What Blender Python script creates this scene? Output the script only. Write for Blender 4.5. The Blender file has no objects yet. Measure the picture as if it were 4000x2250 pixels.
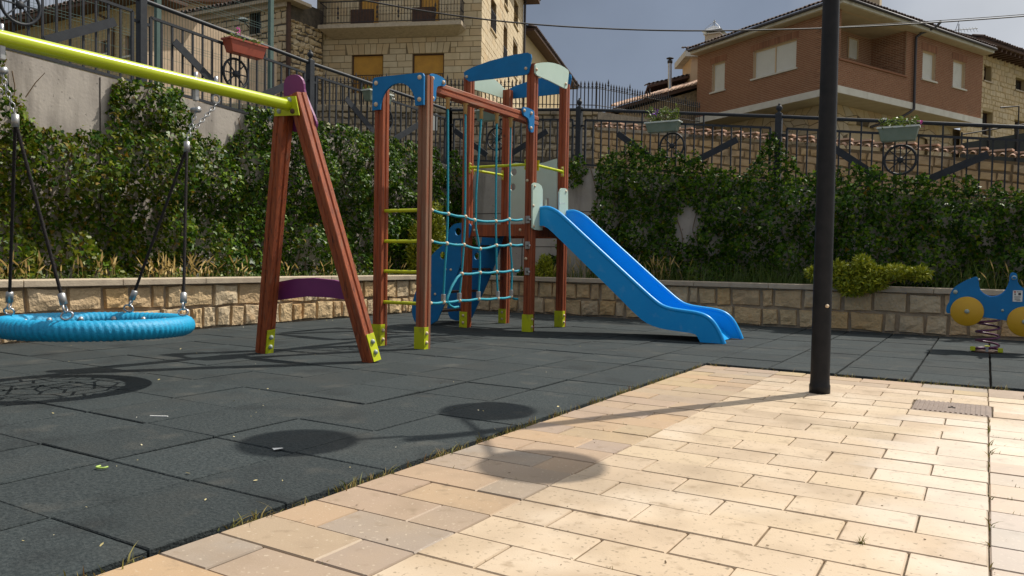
import bpy, math, random
import numpy as np
from mathutils import Vector, Matrix
from mathutils.geometry import tessellate_polygon

rng = random.Random(11)
nr = np.random.RandomState(5)
sc = bpy.context.scene
col = sc.collection
rad = math.radians

# ------------------------------------------------------------------ camera
YAW, PITCH, ROLL = rad(31.104), rad(1.994), rad(-0.92)
F = 3070.94                                   # focal length in photo pixels (4000 px wide)
CAM = Vector((2.452, -2.824, 0.814))
HF = Vector((-math.sin(YAW), math.cos(YAW), 0))   # horizontal forward
HR = Vector((math.cos(YAW), math.sin(YAW), 0))    # horizontal right
ZZ = Vector((0, 0, 1))
FW = HF * math.cos(PITCH) - ZZ * math.sin(PITCH)
U0 = HF * math.sin(PITCH) + ZZ * math.cos(PITCH)
RT = HR * math.cos(ROLL) - U0 * math.sin(ROLL)
UP = U0 * math.cos(ROLL) + HR * math.sin(ROLL)
cam = bpy.data.cameras.new('camera')
cam.sensor_width = 36
cam.lens = 36 * F / 4000
cam.clip_start = 0.05
cam.clip_end = 2000
co = bpy.data.objects.new('camera', cam)
col.objects.link(co)
mw = Matrix((RT, UP, -FW)).transposed().to_4x4()
mw.translation = CAM
co.matrix_world = mw
sc.camera = co

# ------------------------------------------------------------------ sun and sky
SUN_EL = rad(53.5)
SUN_AZ = math.atan2(0.456, 0.89)             # from +Y towards +X
sd = Vector((math.sin(SUN_AZ) * math.cos(SUN_EL), math.cos(SUN_AZ) * math.cos(SUN_EL), math.sin(SUN_EL)))
sl = bpy.data.lights.new('sun', 'SUN')
sl.energy = 5.0
sl.angle = rad(0.55)
sl.color = (1.0, 0.945, 0.85)
so = bpy.data.objects.new('sun', sl)
col.objects.link(so)
so.rotation_euler = sd.to_track_quat('Z', 'Y').to_euler()

w = bpy.data.worlds.new('World')
sc.world = w
w.use_nodes = True
nt = w.node_tree
nt.nodes.clear()
N = nt.nodes.new
out = N('ShaderNodeOutputWorld')
bg = N('ShaderNodeBackground')
bg.inputs['Strength'].default_value = 0.1
sky = N('ShaderNodeTexSky')
sky.sky_type = 'NISHITA'
sky.sun_disc = False
sky.sun_elevation = SUN_EL
sky.sun_rotation = SUN_AZ
sky.altitude = 900
sky.dust_density = 2.0
# heavy slate rain cloud standing over the hill ahead, pale overcast around it
tc = N('ShaderNodeTexCoord')
d0 = (FW + RT * 0.1 + UP * 0.33).normalized()
dt = N('ShaderNodeVectorMath')
dt.operation = 'DOT_PRODUCT'
dt.inputs[1].default_value = d0
nrm = N('ShaderNodeVectorMath')
nrm.operation = 'NORMALIZE'
no = N('ShaderNodeTexNoise')
no.inputs['Scale'].default_value = 2.6
no.inputs['Detail'].default_value = 5
no.inputs['Roughness'].default_value = 0.55
ns = N('ShaderNodeMath')
ns.operation = 'MULTIPLY_ADD'
ns.inputs[1].default_value = 0.11
ns.inputs[2].default_value = -0.055
ad = N('ShaderNodeMath')
ad.operation = 'ADD'
cr = N('ShaderNodeValToRGB')
el = cr.color_ramp.elements
el[0].position = 0.855
el[0].color = (0, 0, 0, 1)
el[1].position = 0.985
el[1].color = (1, 1, 1, 1)
e2 = el.new(0.925)
e2.color = (0.3, 0.3, 0.3, 1)
sdt = N('ShaderNodeVectorMath')
sdt.operation = 'DOT_PRODUCT'
sdt.inputs[1].default_value = sd
gl = N('ShaderNodeValToRGB')                   # overcast brightens towards the veiled sun
ge = gl.color_ramp.elements
ge[0].position = 0.2
ge[0].color = (3.6, 3.9, 4.4, 1)
ge[1].position = 0.97
ge[1].color = (13.0, 12.6, 12.0, 1)
g2 = ge.new(0.72)
g2.color = (7.0, 7.2, 7.5, 1)
bank = N('ShaderNodeMixRGB')
bank.inputs[2].default_value = (1.95, 2.3, 2.95, 1)
cl = N('ShaderNodeTexNoise')                   # soft tonal variation in the cloud
cl.inputs['Scale'].default_value = 2.4
cl.inputs['Detail'].default_value = 6
cm = N('ShaderNodeMapRange')
cm.inputs['From Min'].default_value = 0.3
cm.inputs['From Max'].default_value = 0.7
cm.inputs['To Min'].default_value = 0.76
cm.inputs['To Max'].default_value = 1.28
cv = N('ShaderNodeVectorMath')
cv.operation = 'SCALE'
mx = N('ShaderNodeMixRGB')
mx.inputs[0].default_value = 0.9
nt.links.new(tc.outputs['Generated'], nrm.inputs[0])
nt.links.new(nrm.outputs[0], dt.inputs[0])
nt.links.new(nrm.outputs[0], no.inputs['Vector'])
nt.links.new(no.outputs['Fac'], ns.inputs[0])
nt.links.new(dt.outputs['Value'], ad.inputs[0])
nt.links.new(ns.outputs[0], ad.inputs[1])
nt.links.new(ad.outputs[0], cr.inputs['Fac'])
nt.links.new(sky.outputs[0], mx.inputs[1])
nt.links.new(nrm.outputs[0], sdt.inputs[0])
nt.links.new(sdt.outputs['Value'], gl.inputs['Fac'])
nt.links.new(cr.outputs[0], bank.inputs[0])
nt.links.new(gl.outputs[0], bank.inputs[1])
nt.links.new(nrm.outputs[0], cl.inputs['Vector'])
nt.links.new(cl.outputs['Fac'], cm.inputs['Value'])
nt.links.new(bank.outputs[0], cv.inputs[0])
nt.links.new(cm.outputs[0], cv.inputs['Scale'])
nt.links.new(cv.outputs[0], mx.inputs[2])
nt.links.new(mx.outputs[0], bg.inputs['Color'])
nt.links.new(bg.outputs[0], out.inputs['Surface'])

sc.view_settings.view_transform = 'Standard'
sc.view_settings.look = 'None'
sc.view_settings.exposure = 0.0
sc.view_settings.gamma = 1.0


# ------------------------------------------------------------------ pixel -> place helpers
def ray(u, v):
    return FW + RT * ((u - 2000) / F) + UP * ((1125 - v) / F)


def gz(u, v, z=0.0):
    d = ray(u, v)
    return CAM + d * ((z - CAM.z) / d.z)


def nx(u, v, x):
    d = ray(u, v)
    return CAM + d * ((x - CAM.x) / d.x)


def ny(u, v, y):
    d = ray(u, v)
    return CAM + d * ((y - CAM.y) / d.y)


def dep(u, v, dist):
    d = ray(u, v)
    return CAM + d * (dist / d.dot(HF))


def pln(u, v, p, n):
    d = ray(u, v)
    return CAM + d * ((p - CAM).dot(n) / d.dot(n))


def px(p):
    q = p - CAM
    d = q.dot(FW)
    return (2000 + F * q.dot(RT) / d, 1125 - F * q.dot(UP) / d, d)


def inframe(p, m=60):
    u, v, d = px(p)
    return d > 0.1 and -m < u < 4000 + m and -m < v < 2250 + m


# ------------------------------------------------------------------ materials
MATS = {}


def rgb(c):
    return (c[0], c[1], c[2], 1)


def mk(name, c1, c2=None, sc_=6.0, det=5.0, rough=0.7, bump=0.0, bsc=40.0, stretch=(1, 1, 1), rnd=0.0, metal=0.0,
       spec=0.5, ramp=None, attr=None, trans=0.0, blotch=None, amt=1.0, speck=None, lo=0.35, hi=0.65, rvar=0.0, bdist=0.01):
    if name in MATS:
        return MATS[name]
    m = bpy.data.materials.new(name)
    MATS[name] = m
    m.use_nodes = True
    t = m.node_tree
    L = t.links.new
    b = t.nodes['Principled BSDF']
    b.inputs['Roughness'].default_value = rough
    b.inputs['Metallic'].default_value = metal
    b.inputs['Specular IOR Level'].default_value = spec
    g = t.nodes.new('ShaderNodeNewGeometry')
    mpp = t.nodes.new('ShaderNodeMapping')
    mpp.inputs['Scale'].default_value = stretch
    L(g.outputs['Position'], mpp.inputs['Vector'])
    cur = None
    if ramp:
        r = t.nodes.new('ShaderNodeValToRGB')
        el = r.color_ramp.elements
        while len(el) < len(ramp):
            el.new(0.5)
        for i, c in enumerate(ramp):
            el[i].position = i / max(1, len(ramp) - 1)
            el[i].color = rgb(c)
        if attr:
            a = t.nodes.new('ShaderNodeAttribute')
            a.attribute_name = attr
            L(a.outputs['Fac'], r.inputs['Fac'])
        else:
            oi = t.nodes.new('ShaderNodeObjectInfo')
            L(oi.outputs['Random'], r.inputs['Fac'])
        cur = r.outputs['Color']
    else:
        q = t.nodes.new('ShaderNodeRGB')
        q.outputs[0].default_value = rgb(c1)
        cur = q.outputs[0]
    nz = None
    if c2 is not None:
        nz = t.nodes.new('ShaderNodeTexNoise')
        nz.inputs['Scale'].default_value = sc_
        nz.inputs['Detail'].default_value = det
        nz.inputs['Roughness'].default_value = 0.6
        L(mpp.outputs['Vector'], nz.inputs['Vector'])
        mr = t.nodes.new('ShaderNodeMapRange')
        mr.inputs['From Min'].default_value = lo
        mr.inputs['From Max'].default_value = hi
        mr.inputs['To Max'].default_value = amt
        L(nz.outputs['Fac'], mr.inputs['Value'])
        mxx = t.nodes.new('ShaderNodeMixRGB')
        L(mr.outputs[0], mxx.inputs[0])
        L(cur, mxx.inputs[1])
        mxx.inputs[2].default_value = rgb(c2)
        cur = mxx.outputs[0]
        if rvar:
            mr2 = t.nodes.new('ShaderNodeMapRange')
            mr2.inputs['To Min'].default_value = rough - rvar
            mr2.inputs['To Max'].default_value = rough + rvar
            L(nz.outputs['Fac'], mr2.inputs['Value'])
            L(mr2.outputs[0], b.inputs['Roughness'])
    for blotch in ((blotch if isinstance(blotch, list) else [blotch]) if blotch else []):   # (colour, scale, from, to, amount): stains
        n2 = t.nodes.new('ShaderNodeTexNoise')
        n2.inputs['Scale'].default_value = blotch[1]
        n2.inputs['Detail'].default_value = 4
        if len(blotch) > 5:
            m2 = t.nodes.new('ShaderNodeMapping')
            m2.inputs['Scale'].default_value = blotch[5]
            L(g.outputs['Position'], m2.inputs['Vector'])
            L(m2.outputs['Vector'], n2.inputs['Vector'])
        else:
            L(g.outputs['Position'], n2.inputs['Vector'])
        mr = t.nodes.new('ShaderNodeMapRange')
        mr.inputs['From Min'].default_value = blotch[2]
        mr.inputs['From Max'].default_value = blotch[3]
        mr.inputs['To Max'].default_value = blotch[4]
        L(n2.outputs['Fac'], mr.inputs['Value'])
        mxx = t.nodes.new('ShaderNodeMixRGB')
        L(mr.outputs[0], mxx.inputs[0])
        L(cur, mxx.inputs[1])
        mxx.inputs[2].default_value = rgb(blotch[0])
        cur = mxx.outputs[0]
    if speck:                                      # (colour, scale, threshold, amount): fine grains
        n3 = t.nodes.new('ShaderNodeTexNoise')
        n3.inputs['Scale'].default_value = speck[1]
        n3.inputs['Detail'].default_value = 2
        L(g.outputs['Position'], n3.inputs['Vector'])
        mr = t.nodes.new('ShaderNodeMapRange')
        mr.inputs['From Min'].default_value = speck[2]
        mr.inputs['From Max'].default_value = speck[2] + 0.08
        mr.inputs['To Max'].default_value = speck[3]
        L(n3.outputs['Fac'], mr.inputs['Value'])
        mxx = t.nodes.new('ShaderNodeMixRGB')
        L(mr.outputs[0], mxx.inputs[0])
        L(cur, mxx.inputs[1])
        mxx.inputs[2].default_value = rgb(speck[0])
        cur = mxx.outputs[0]
    if rnd:
        oi = t.nodes.new('ShaderNodeObjectInfo')
        mr = t.nodes.new('ShaderNodeMapRange')
        mr.inputs['To Min'].default_value = 1 - rnd
        mr.inputs['To Max'].default_value = 1 + rnd
        L(oi.outputs['Random'], mr.inputs['Value'])
        hs = t.nodes.new('ShaderNodeHueSaturation')
        L(mr.outputs[0], hs.inputs['Value'])
        L(cur, hs.inputs['Color'])
        cur = hs.outputs[0]
    L(cur, b.inputs['Base Color'])
    if bump:
        nb = t.nodes.new('ShaderNodeTexNoise')
        nb.inputs['Scale'].default_value = bsc
        nb.inputs['Detail'].default_value = 4
        L(mpp.outputs['Vector'], nb.inputs['Vector'])
        bp = t.nodes.new('ShaderNodeBump')
        bp.inputs['Strength'].default_value = bump
        bp.inputs['Distance'].default_value = bdist
        L(nb.outputs['Fac'], bp.inputs['Height'])
        L(bp.outputs['Normal'], b.inputs['Normal'])
    if trans:
        tr = t.nodes.new('ShaderNodeBsdfTranslucent')
        L(cur, tr.inputs['Color'])
        ms = t.nodes.new('ShaderNodeMixShader')
        ms.inputs[0].default_value = trans
        L(b.outputs[0], ms.inputs[1])
        L(tr.outputs[0], ms.inputs[2])
        L(ms.outputs[0], t.nodes['Material Output'].inputs['Surface'])
    return m


mk('rubber', (0.018, 0.025, 0.027), (0.046, 0.055, 0.056), sc_=70, det=8, rough=0.9, bump=0.9, bsc=110, rnd=0.1, spec=0.25,
   blotch=[((0.05, 0.05, 0.045), 1.7, 0.5, 0.75, 0.55), ((0.09, 0.087, 0.076), 4.0, 0.58, 0.75, 0.5), ((0.012, 0.014, 0.015), 2.6, 0.55, 0.7, 0.5)], speck=((0.14, 0.14, 0.12), 90, 0.7, 0.5), bdist=0.006)
mk('soil_dark', (0.03, 0.025, 0.018), (0.06, 0.05, 0.035), sc_=20, rough=0.95, bump=0.4)
mk('soil', (0.09, 0.06, 0.035), (0.16, 0.11, 0.06), sc_=14, rough=0.95, bump=0.5)
mk('joint_sand', (0.13, 0.095, 0.06), (0.05, 0.038, 0.024), sc_=25, rough=0.95, bump=0.3)
mk('paver_cream', None, (0.5, 0.38, 0.25), sc_=3.0, rough=0.5, spec=0.5, amt=0.4,
   ramp=[(0.5, 0.385, 0.262), (0.55, 0.43, 0.3), (0.455, 0.35, 0.245), (0.53, 0.415, 0.275), (0.48, 0.36, 0.255)], bump=0.2, bsc=160,
   blotch=[((0.32, 0.235, 0.15), 3.5, 0.5, 0.75, 0.7), ((0.22, 0.165, 0.11), 1.1, 0.55, 0.78, 0.5), ((0.66, 0.56, 0.44), 1.9, 0.52, 0.72, 0.5), ((0.28, 0.2, 0.12), 14, 0.6, 0.72, 0.6)],
   speck=((0.22, 0.165, 0.105), 55, 0.62, 0.75), bdist=0.003)
mk('paver_brown', None, (0.38, 0.28, 0.185), sc_=4.0, rough=0.55, amt=0.4,
   ramp=[(0.4, 0.275, 0.17), (0.33, 0.25, 0.195), (0.43, 0.32, 0.165), (0.36, 0.255, 0.18), (0.29, 0.245, 0.2), (0.44, 0.295, 0.165), (0.38, 0.27, 0.185)],
   bump=0.2, bsc=160, blotch=[((0.25, 0.18, 0.12), 4.5, 0.52, 0.75, 0.5), ((0.2, 0.15, 0.1), 1.3, 0.54, 0.78, 0.5), ((0.22, 0.16, 0.1), 14, 0.6, 0.72, 0.5)], speck=((0.56, 0.47, 0.35), 65, 0.64, 0.55), bdist=0.003)
# glare imitated near the right edge by an added gloss coat, uneven between setts
for nm in ('paver_cream', 'paver_brown'):
    t_ = MATS[nm].node_tree
    Lk = t_.links.new
    g_ = t_.nodes.new('ShaderNodeNewGeometry')
    mp_ = t_.nodes.new('ShaderNodeMapping')
    mp_.inputs['Location'].default_value = (-2.75 / 0.62, -0.9 / 1.5, 0)
    mp_.inputs['Scale'].default_value = (1 / 0.62, 1 / 1.5, 0)
    ln_ = t_.nodes.new('ShaderNodeVectorMath')
    ln_.operation = 'LENGTH'
    nz_ = t_.nodes.new('ShaderNodeTexNoise')
    nz_.inputs['Scale'].default_value = 3.0
    nz_.inputs['Detail'].default_value = 3
    oi_ = t_.nodes.new('ShaderNodeObjectInfo')
    a1 = t_.nodes.new('ShaderNodeMath')
    a1.operation = 'MULTIPLY_ADD'
    a1.inputs[1].default_value = 0.9
    a2 = t_.nodes.new('ShaderNodeMath')
    a2.operation = 'MULTIPLY_ADD'
    a2.inputs[1].default_value = 0.35
    mr_ = t_.nodes.new('ShaderNodeMapRange')
    mr_.inputs['From Min'].default_value = 1.8
    mr_.inputs['From Max'].default_value = 1.5
    Lk(g_.outputs['Position'], mp_.inputs['Vector'])
    Lk(mp_.outputs['Vector'], ln_.inputs[0])
    Lk(g_.outputs['Position'], nz_.inputs['Vector'])
    Lk(nz_.outputs['Fac'], a1.inputs[0])
    Lk(ln_.outputs['Value'], a1.inputs[2])
    Lk(oi_.outputs['Random'], a2.inputs[0])
    Lk(a1.outputs[0], a2.inputs[2])
    Lk(a2.outputs[0], mr_.inputs['Value'])
    b_p = t_.nodes['Principled BSDF']
    Lk(mr_.outputs[0], b_p.inputs['Coat Weight'])
    b_p.inputs['Coat Roughness'].default_value = 0.55
    b_p.inputs['Coat IOR'].default_value = 1.9
mk('concrete', (0.46, 0.41, 0.35), (0.36, 0.32, 0.28), sc_=2.2, rough=0.9, bump=0.25, bsc=30,
   blotch=((0.14, 0.12, 0.10), 2.2, 0.5, 0.72, 0.75, (2.6, 2.6, 0.35)), speck=((0.1, 0.09, 0.08), 26, 0.68, 0.7))
mk('cap_stone', (0.52, 0.43, 0.31), (0.42, 0.34, 0.25), sc_=9, rough=0.8, bump=0.3, bsc=60, rnd=0.08,
   blotch=((0.3, 0.25, 0.18), 5, 0.55, 0.7, 0.5))
mk('mortar', (0.42, 0.33, 0.23), (0.32, 0.25, 0.17), sc_=12, rough=0.95, bump=0.4)
mk('planter_stone', None, (0.42, 0.29, 0.15), sc_=7, rough=0.85, amt=0.5, bump=0.8, bsc=34,
   ramp=[(0.6, 0.45, 0.26), (0.66, 0.48, 0.26), (0.56, 0.38, 0.2), (0.62, 0.5, 0.33), (0.54, 0.41, 0.26), (0.68, 0.44, 0.19)],
   blotch=[((0.55, 0.28, 0.08), 3.2, 0.58, 0.74, 0.5), ((0.2, 0.155, 0.1), 2.2, 0.56, 0.75, 0.6)], bdist=0.02)
mk('wood', (0.37, 0.082, 0.02), (0.2, 0.042, 0.013), sc_=3.0, stretch=(16, 16, 1.0), rough=0.62, bump=0.25, bsc=12, rnd=0.08,
   blotch=[((0.26, 0.15, 0.09), 2.6, 0.6, 0.76, 0.6, (9, 9, 0.7)), ((0.045, 0.014, 0.008), 3.0, 0.62, 0.68, 0.8, (26, 26, 0.9)), ((0.07, 0.02, 0.01), 7.0, 0.7, 0.74, 0.8)])
mk('wood_grey', (0.22, 0.085, 0.04), (0.24, 0.14, 0.085), sc_=3.5, stretch=(18, 18, 0.9), rough=0.75, bump=0.4, bsc=14, rnd=0.1,
   blotch=((0.3, 0.066, 0.02), 2.0, 0.46, 0.62, 0.85, (8, 8, 0.7)))
mk('wood_y', (0.37, 0.082, 0.02), (0.2, 0.042, 0.013), sc_=3.0, stretch=(16, 1.0, 16), rough=0.62, bump=0.25, bsc=12,
   blotch=((0.3, 0.2, 0.14), 2.6, 0.52, 0.7, 0.8, (9, 0.7, 9)))
mk('dark_gap', (0.02, 0.014, 0.01), rough=0.9)
mk('lime', (0.55, 0.6, 0.012), (0.47, 0.53, 0.012), sc_=5, rough=0.4, spec=0.4, bump=0.03, bsc=20, blotch=((0.2, 0.2, 0.05), 9, 0.58, 0.75, 0.6))
mk('lime_gloss', (0.47, 0.56, 0.01), (0.42, 0.5, 0.01), sc_=4, rough=0.22, spec=0.6)
mk('blue_panel', (0.008, 0.175, 0.43), (0.008, 0.15, 0.37), sc_=6, rough=0.5, spec=0.22, bump=0.06, bsc=90, blotch=((0.03, 0.2, 0.42), 6, 0.58, 0.76, 0.5))
mk('slide_blue', (0.0, 0.3, 0.74), (0.0, 0.33, 0.78), sc_=3, rough=0.34, spec=0.4, blotch=[((0.02, 0.33, 0.76), 3, 0.5, 0.75, 0.5), ((0.13, 0.4, 0.74), 9, 0.6, 0.78, 0.5, (1.2, 4, 1.2))])
mk('mint_panel', (0.50, 0.63, 0.53), (0.47, 0.6, 0.5), sc_=6, rough=0.45, bump=0.05, bsc=90)
mk('purple', (0.2, 0.03, 0.15), (0.17, 0.026, 0.13), sc_=6, rough=0.42)
mk('panel_core', (0.5, 0.45, 0.35), rough=0.6)
mk('cream_cap', (0.62, 0.48, 0.32), rough=0.45, rnd=0.08)
mk('tan_cap', (0.55, 0.36, 0.14), rough=0.5)
mk('grey_cap', (0.33, 0.38, 0.33), rough=0.45)
mk('rope_teal', (0.005, 0.33, 0.43), (0.0, 0.23, 0.32), sc_=120, rough=0.6, bump=0.6, bsc=160)
mk('rope_blue', (0.0, 0.32, 0.56), (0.0, 0.24, 0.45), sc_=60, rough=0.55, bump=0.3, bsc=120)
mk('rope_dark', (0.018, 0.016, 0.016), (0.032, 0.028, 0.028), sc_=80, rough=0.9, spec=0.15, bump=0.6, bsc=160)
mk('steel', (0.5, 0.5, 0.5), (0.38, 0.38, 0.4), sc_=20, rough=0.32, metal=1.0)
mk('alu', (0.42, 0.42, 0.41), (0.34, 0.34, 0.34), sc_=20, rough=0.45, metal=0.7)
mk('pole_paint', (0.011, 0.012, 0.014), (0.018, 0.018, 0.02), sc_=14, rough=0.5, spec=0.2, bump=0.05, bsc=60)
mk('iron', (0.02, 0.023, 0.029), (0.03, 0.034, 0.04), sc_=16, rough=0.55, spec=0.3, bump=0.1, bsc=70)
mk('iron_black', (0.018, 0.018, 0.024), (0.03, 0.022, 0.018), sc_=10, rough=0.6)
mk('green_post', (0.05, 0.10, 0.085), (0.07, 0.12, 0.1), sc_=10, rough=0.5)
mk('wire', (0.16, 0.17, 0.17), rough=0.5, metal=0.3)
mk('terracotta', (0.36, 0.07, 0.03), (0.3, 0.055, 0.025), sc_=9, rough=0.45)
mk('planter_green', (0.14, 0.19, 0.14), (0.18, 0.225, 0.175), sc_=7, rough=0.55)
mk('white_rim', (0.6, 0.64, 0.58), rough=0.5)
mk('ashlar', None, (0.48, 0.37, 0.22), sc_=2.5, rough=0.88, amt=0.5, bump=0.25, bsc=20,
   ramp=[(0.66, 0.52, 0.32), (0.58, 0.45, 0.27), (0.7, 0.56, 0.36), (0.54, 0.43, 0.28), (0.64, 0.53, 0.35), (0.57, 0.41, 0.23), (0.67, 0.51, 0.3)],
   blotch=((0.38, 0.31, 0.21), 1.4, 0.55, 0.75, 0.5))
mk('ashlar_mortar', (0.2, 0.155, 0.09), (0.26, 0.2, 0.12), sc_=5, rough=0.95)
mk('rubble', None, (0.25, 0.2, 0.14), sc_=4, rough=0.92, amt=0.6, bump=0.8, bsc=14, bdist=0.03,
   ramp=[(0.36, 0.28, 0.19), (0.3, 0.25, 0.18), (0.42, 0.33, 0.22), (0.27, 0.22, 0.16), (0.38, 0.31, 0.23)],
   blotch=((0.12, 0.1, 0.08), 3.0, 0.5, 0.68, 0.8))
mk('rubble_mortar', (0.13, 0.105, 0.075), (0.07, 0.058, 0.043), sc_=6, rough=0.95, bump=0.5)
mk('coped_stone', None, (0.36, 0.23, 0.12), sc_=5, rough=0.88, amt=0.5, bump=0.6, bsc=22, bdist=0.02,
   ramp=[(0.54, 0.36, 0.18), (0.46, 0.3, 0.15), (0.62, 0.44, 0.24), (0.4, 0.26, 0.14), (0.58, 0.4, 0.23), (0.48, 0.36, 0.23)],
   blotch=((0.2, 0.15, 0.1), 2.5, 0.55, 0.72, 0.6))
mk('coped_mortar', (0.2, 0.14, 0.08), (0.15, 0.105, 0.06), sc_=6, rough=0.95)
mk('flagstone', None, (0.5, 0.4, 0.26), sc_=4, rough=0.85, amt=0.4, bump=0.35, bsc=20,
   ramp=[(0.5, 0.38, 0.22), (0.56, 0.45, 0.28), (0.44, 0.36, 0.26), (0.52, 0.36, 0.2), (0.48, 0.42, 0.32), (0.58, 0.47, 0.32)])
mk('flag_mortar', (0.12, 0.09, 0.055), rough=0.95)
mk('brick', None, (0.22, 0.105, 0.062), sc_=6, rough=0.9, amt=0.45, bump=0.2, bsc=40, spec=0.15,
   ramp=[(0.31, 0.152, 0.09), (0.24, 0.114, 0.068), (0.38, 0.19, 0.112), (0.28, 0.138, 0.082), (0.2, 0.1, 0.064)], blotch=((0.17, 0.1, 0.07), 0.7, 0.55, 0.8, 0.4))
mk('brick_mortar', (0.56, 0.43, 0.3), (0.48, 0.36, 0.25), sc_=6, rough=0.95)
mk('slab_white', (0.62, 0.6, 0.53), (0.55, 0.52, 0.45), sc_=3, rough=0.8, blotch=((0.3, 0.26, 0.2), 1.6, 0.6, 0.75, 0.5, (1, 1, 0.3)))
mk('soffit', (0.50, 0.42, 0.31), (0.42, 0.34, 0.24), sc_=1.5, rough=0.9)
mk('shutter', (0.74, 0.73, 0.66), (0.7, 0.69, 0.62), sc_=3, rough=0.6)
mk('shutter_frame', (0.55, 0.4, 0.24), rough=0.6)
mk('shutter_orange', (0.7, 0.36, 0.06), (0.6, 0.3, 0.055), sc_=3, rough=0.6)
mk('roof_tile', None, (0.22, 0.13, 0.09), sc_=8, rough=0.9, amt=0.6, bump=0.3,
   ramp=[(0.42, 0.2, 0.12), (0.36, 0.18, 0.12), (0.5, 0.27, 0.17), (0.3, 0.16, 0.11)], blotch=((0.14, 0.11, 0.08), 6, 0.5, 0.7, 0.6))
mk('roof_tile_dark', None, (0.07, 0.055, 0.05), sc_=8, rough=0.9, amt=0.6, bump=0.3,
   ramp=[(0.13, 0.09, 0.075), (0.1, 0.07, 0.06), (0.16, 0.1, 0.08)])
mk('coping_tile', None, (0.5, 0.3, 0.2), sc_=8, rough=0.85, amt=0.5, bump=0.2,
   ramp=[(0.5, 0.31, 0.21), (0.56, 0.4, 0.3), (0.44, 0.26, 0.17), (0.52, 0.38, 0.29)], blotch=((0.35, 0.28, 0.2), 7, 0.55, 0.7, 0.5))
mk('timber_dark', (0.1, 0.05, 0.03), (0.07, 0.036, 0.024), sc_=5, rough=0.8)
mk('gutter', (0.05, 0.045, 0.05), rough=0.5, metal=0.2)
mk('glass_dark', (0.02, 0.022, 0.028), rough=0.12, spec=0.6)
mk('pane_blue', (0.2, 0.24, 0.3), rough=0.2, spec=0.6)
mk('house_yellow', (0.48, 0.37, 0.2), (0.42, 0.32, 0.17), sc_=3, rough=0.9)
mk('house_cream', (0.66, 0.48, 0.3), (0.6, 0.43, 0.27), sc_=2, rough=0.9)
mk('old_render', (0.46, 0.34, 0.2), (0.28, 0.2, 0.12), sc_=6, rough=0.95, bump=1.0, bsc=9, bdist=0.08)
mk('asphalt', (0.06, 0.06, 0.06), (0.08, 0.078, 0.075), sc_=20, rough=0.9)
mk('hill_ground', (0.16, 0.13, 0.08), (0.1, 0.11, 0.05), sc_=1.5, rough=0.95)
mk('ivy', None, ramp=[(0.006, 0.025, 0.001), (0.02, 0.062, 0.002), (0.042, 0.105, 0.003), (0.01, 0.038, 0.001), (0.1, 0.18, 0.006), (0.032, 0.085, 0.003), (0.17, 0.26, 0.012)],
   attr='rnd', rough=0.4, spec=0.16, trans=0.26)
mk('ivy_old', None, ramp=[(0.035, 0.06, 0.002), (0.09, 0.12, 0.005), (0.028, 0.06, 0.002), (0.16, 0.18, 0.008), (0.065, 0.1, 0.004), (0.13, 0.16, 0.008), (0.2, 0.12, 0.015)],
   attr='rnd', rough=0.42, spec=0.16, trans=0.3)
mk('stem', (0.2, 0.13, 0.07), (0.12, 0.08, 0.045), sc_=20, rough=0.9)
mk('dry_grass', None, ramp=[(0.46, 0.32, 0.1), (0.56, 0.41, 0.16), (0.36, 0.25, 0.07), (0.5, 0.36, 0.12)], attr='rnd', rough=0.7, trans=0.25)
mk('green_grass', None, ramp=[(0.05, 0.1, 0.015), (0.09, 0.15, 0.02), (0.13, 0.17, 0.03), (0.06, 0.12, 0.02)], attr='rnd', rough=0.6, trans=0.3)
mk('conifer', None, ramp=[(0.16, 0.21, 0.008), (0.34, 0.35, 0.01), (0.09, 0.14, 0.008), (0.44, 0.42, 0.015), (0.24, 0.28, 0.01)], attr='rnd', rough=0.6, trans=0.15)
mk('pot_leaf', None, ramp=[(0.09, 0.14, 0.02), (0.16, 0.21, 0.03), (0.06, 0.11, 0.02), (0.22, 0.26, 0.05)], attr='rnd', rough=0.5, trans=0.25)
mk('weed', None, ramp=[(0.12, 0.13, 0.02), (0.2, 0.17, 0.035), (0.28, 0.2, 0.06), (0.1, 0.12, 0.02), (0.2, 0.1, 0.04)], attr='rnd', rough=0.7, trans=0.2)
mk('petal_white', (0.75, 0.75, 0.7), rough=0.5)
mk('petal_purple', (0.3, 0.08, 0.5), rough=0.5)
mk('petal_pink', (0.6, 0.06, 0.35), rough=0.5)
mk('litter', None, ramp=[(0.5, 0.4, 0.14), (0.6, 0.52, 0.3), (0.42, 0.33, 0.1), (0.7, 0.68, 0.6)], attr='rnd', rough=0.8)
mk('paper', (0.72, 0.72, 0.7), rough=0.7)
mk('peel', (0.4, 0.55, 0.12), rough=0.5)
mk('sign_white', (0.72, 0.72, 0.68), rough=0.5)
mk('ink', (0.04, 0.04, 0.05), rough=0.6)
mk('ink_red', (0.4, 0.06, 0.05), rough=0.6)
mk('manhole', (0.2, 0.155, 0.13), (0.26, 0.2, 0.165), sc_=18, rough=0.5, metal=0.35, bump=0.2)
mk('wheel_yellow', (0.6, 0.34, 0.012), (0.56, 0.31, 0.012), sc_=8, rough=0.42)
mk('spring', (0.12, 0.025, 0.08), (0.1, 0.02, 0.065), sc_=10, rough=0.4)
mk('galv', (0.38, 0.39, 0.4), rough=0.42, metal=0.8)
mk('tarp', (0.02, 0.024, 0.022), (0.03, 0.034, 0.03), sc_=6, rough=0.7)
mk('beige_door', (0.5, 0.38, 0.22), (0.46, 0.35, 0.2), sc_=4, rough=0.6)

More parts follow.
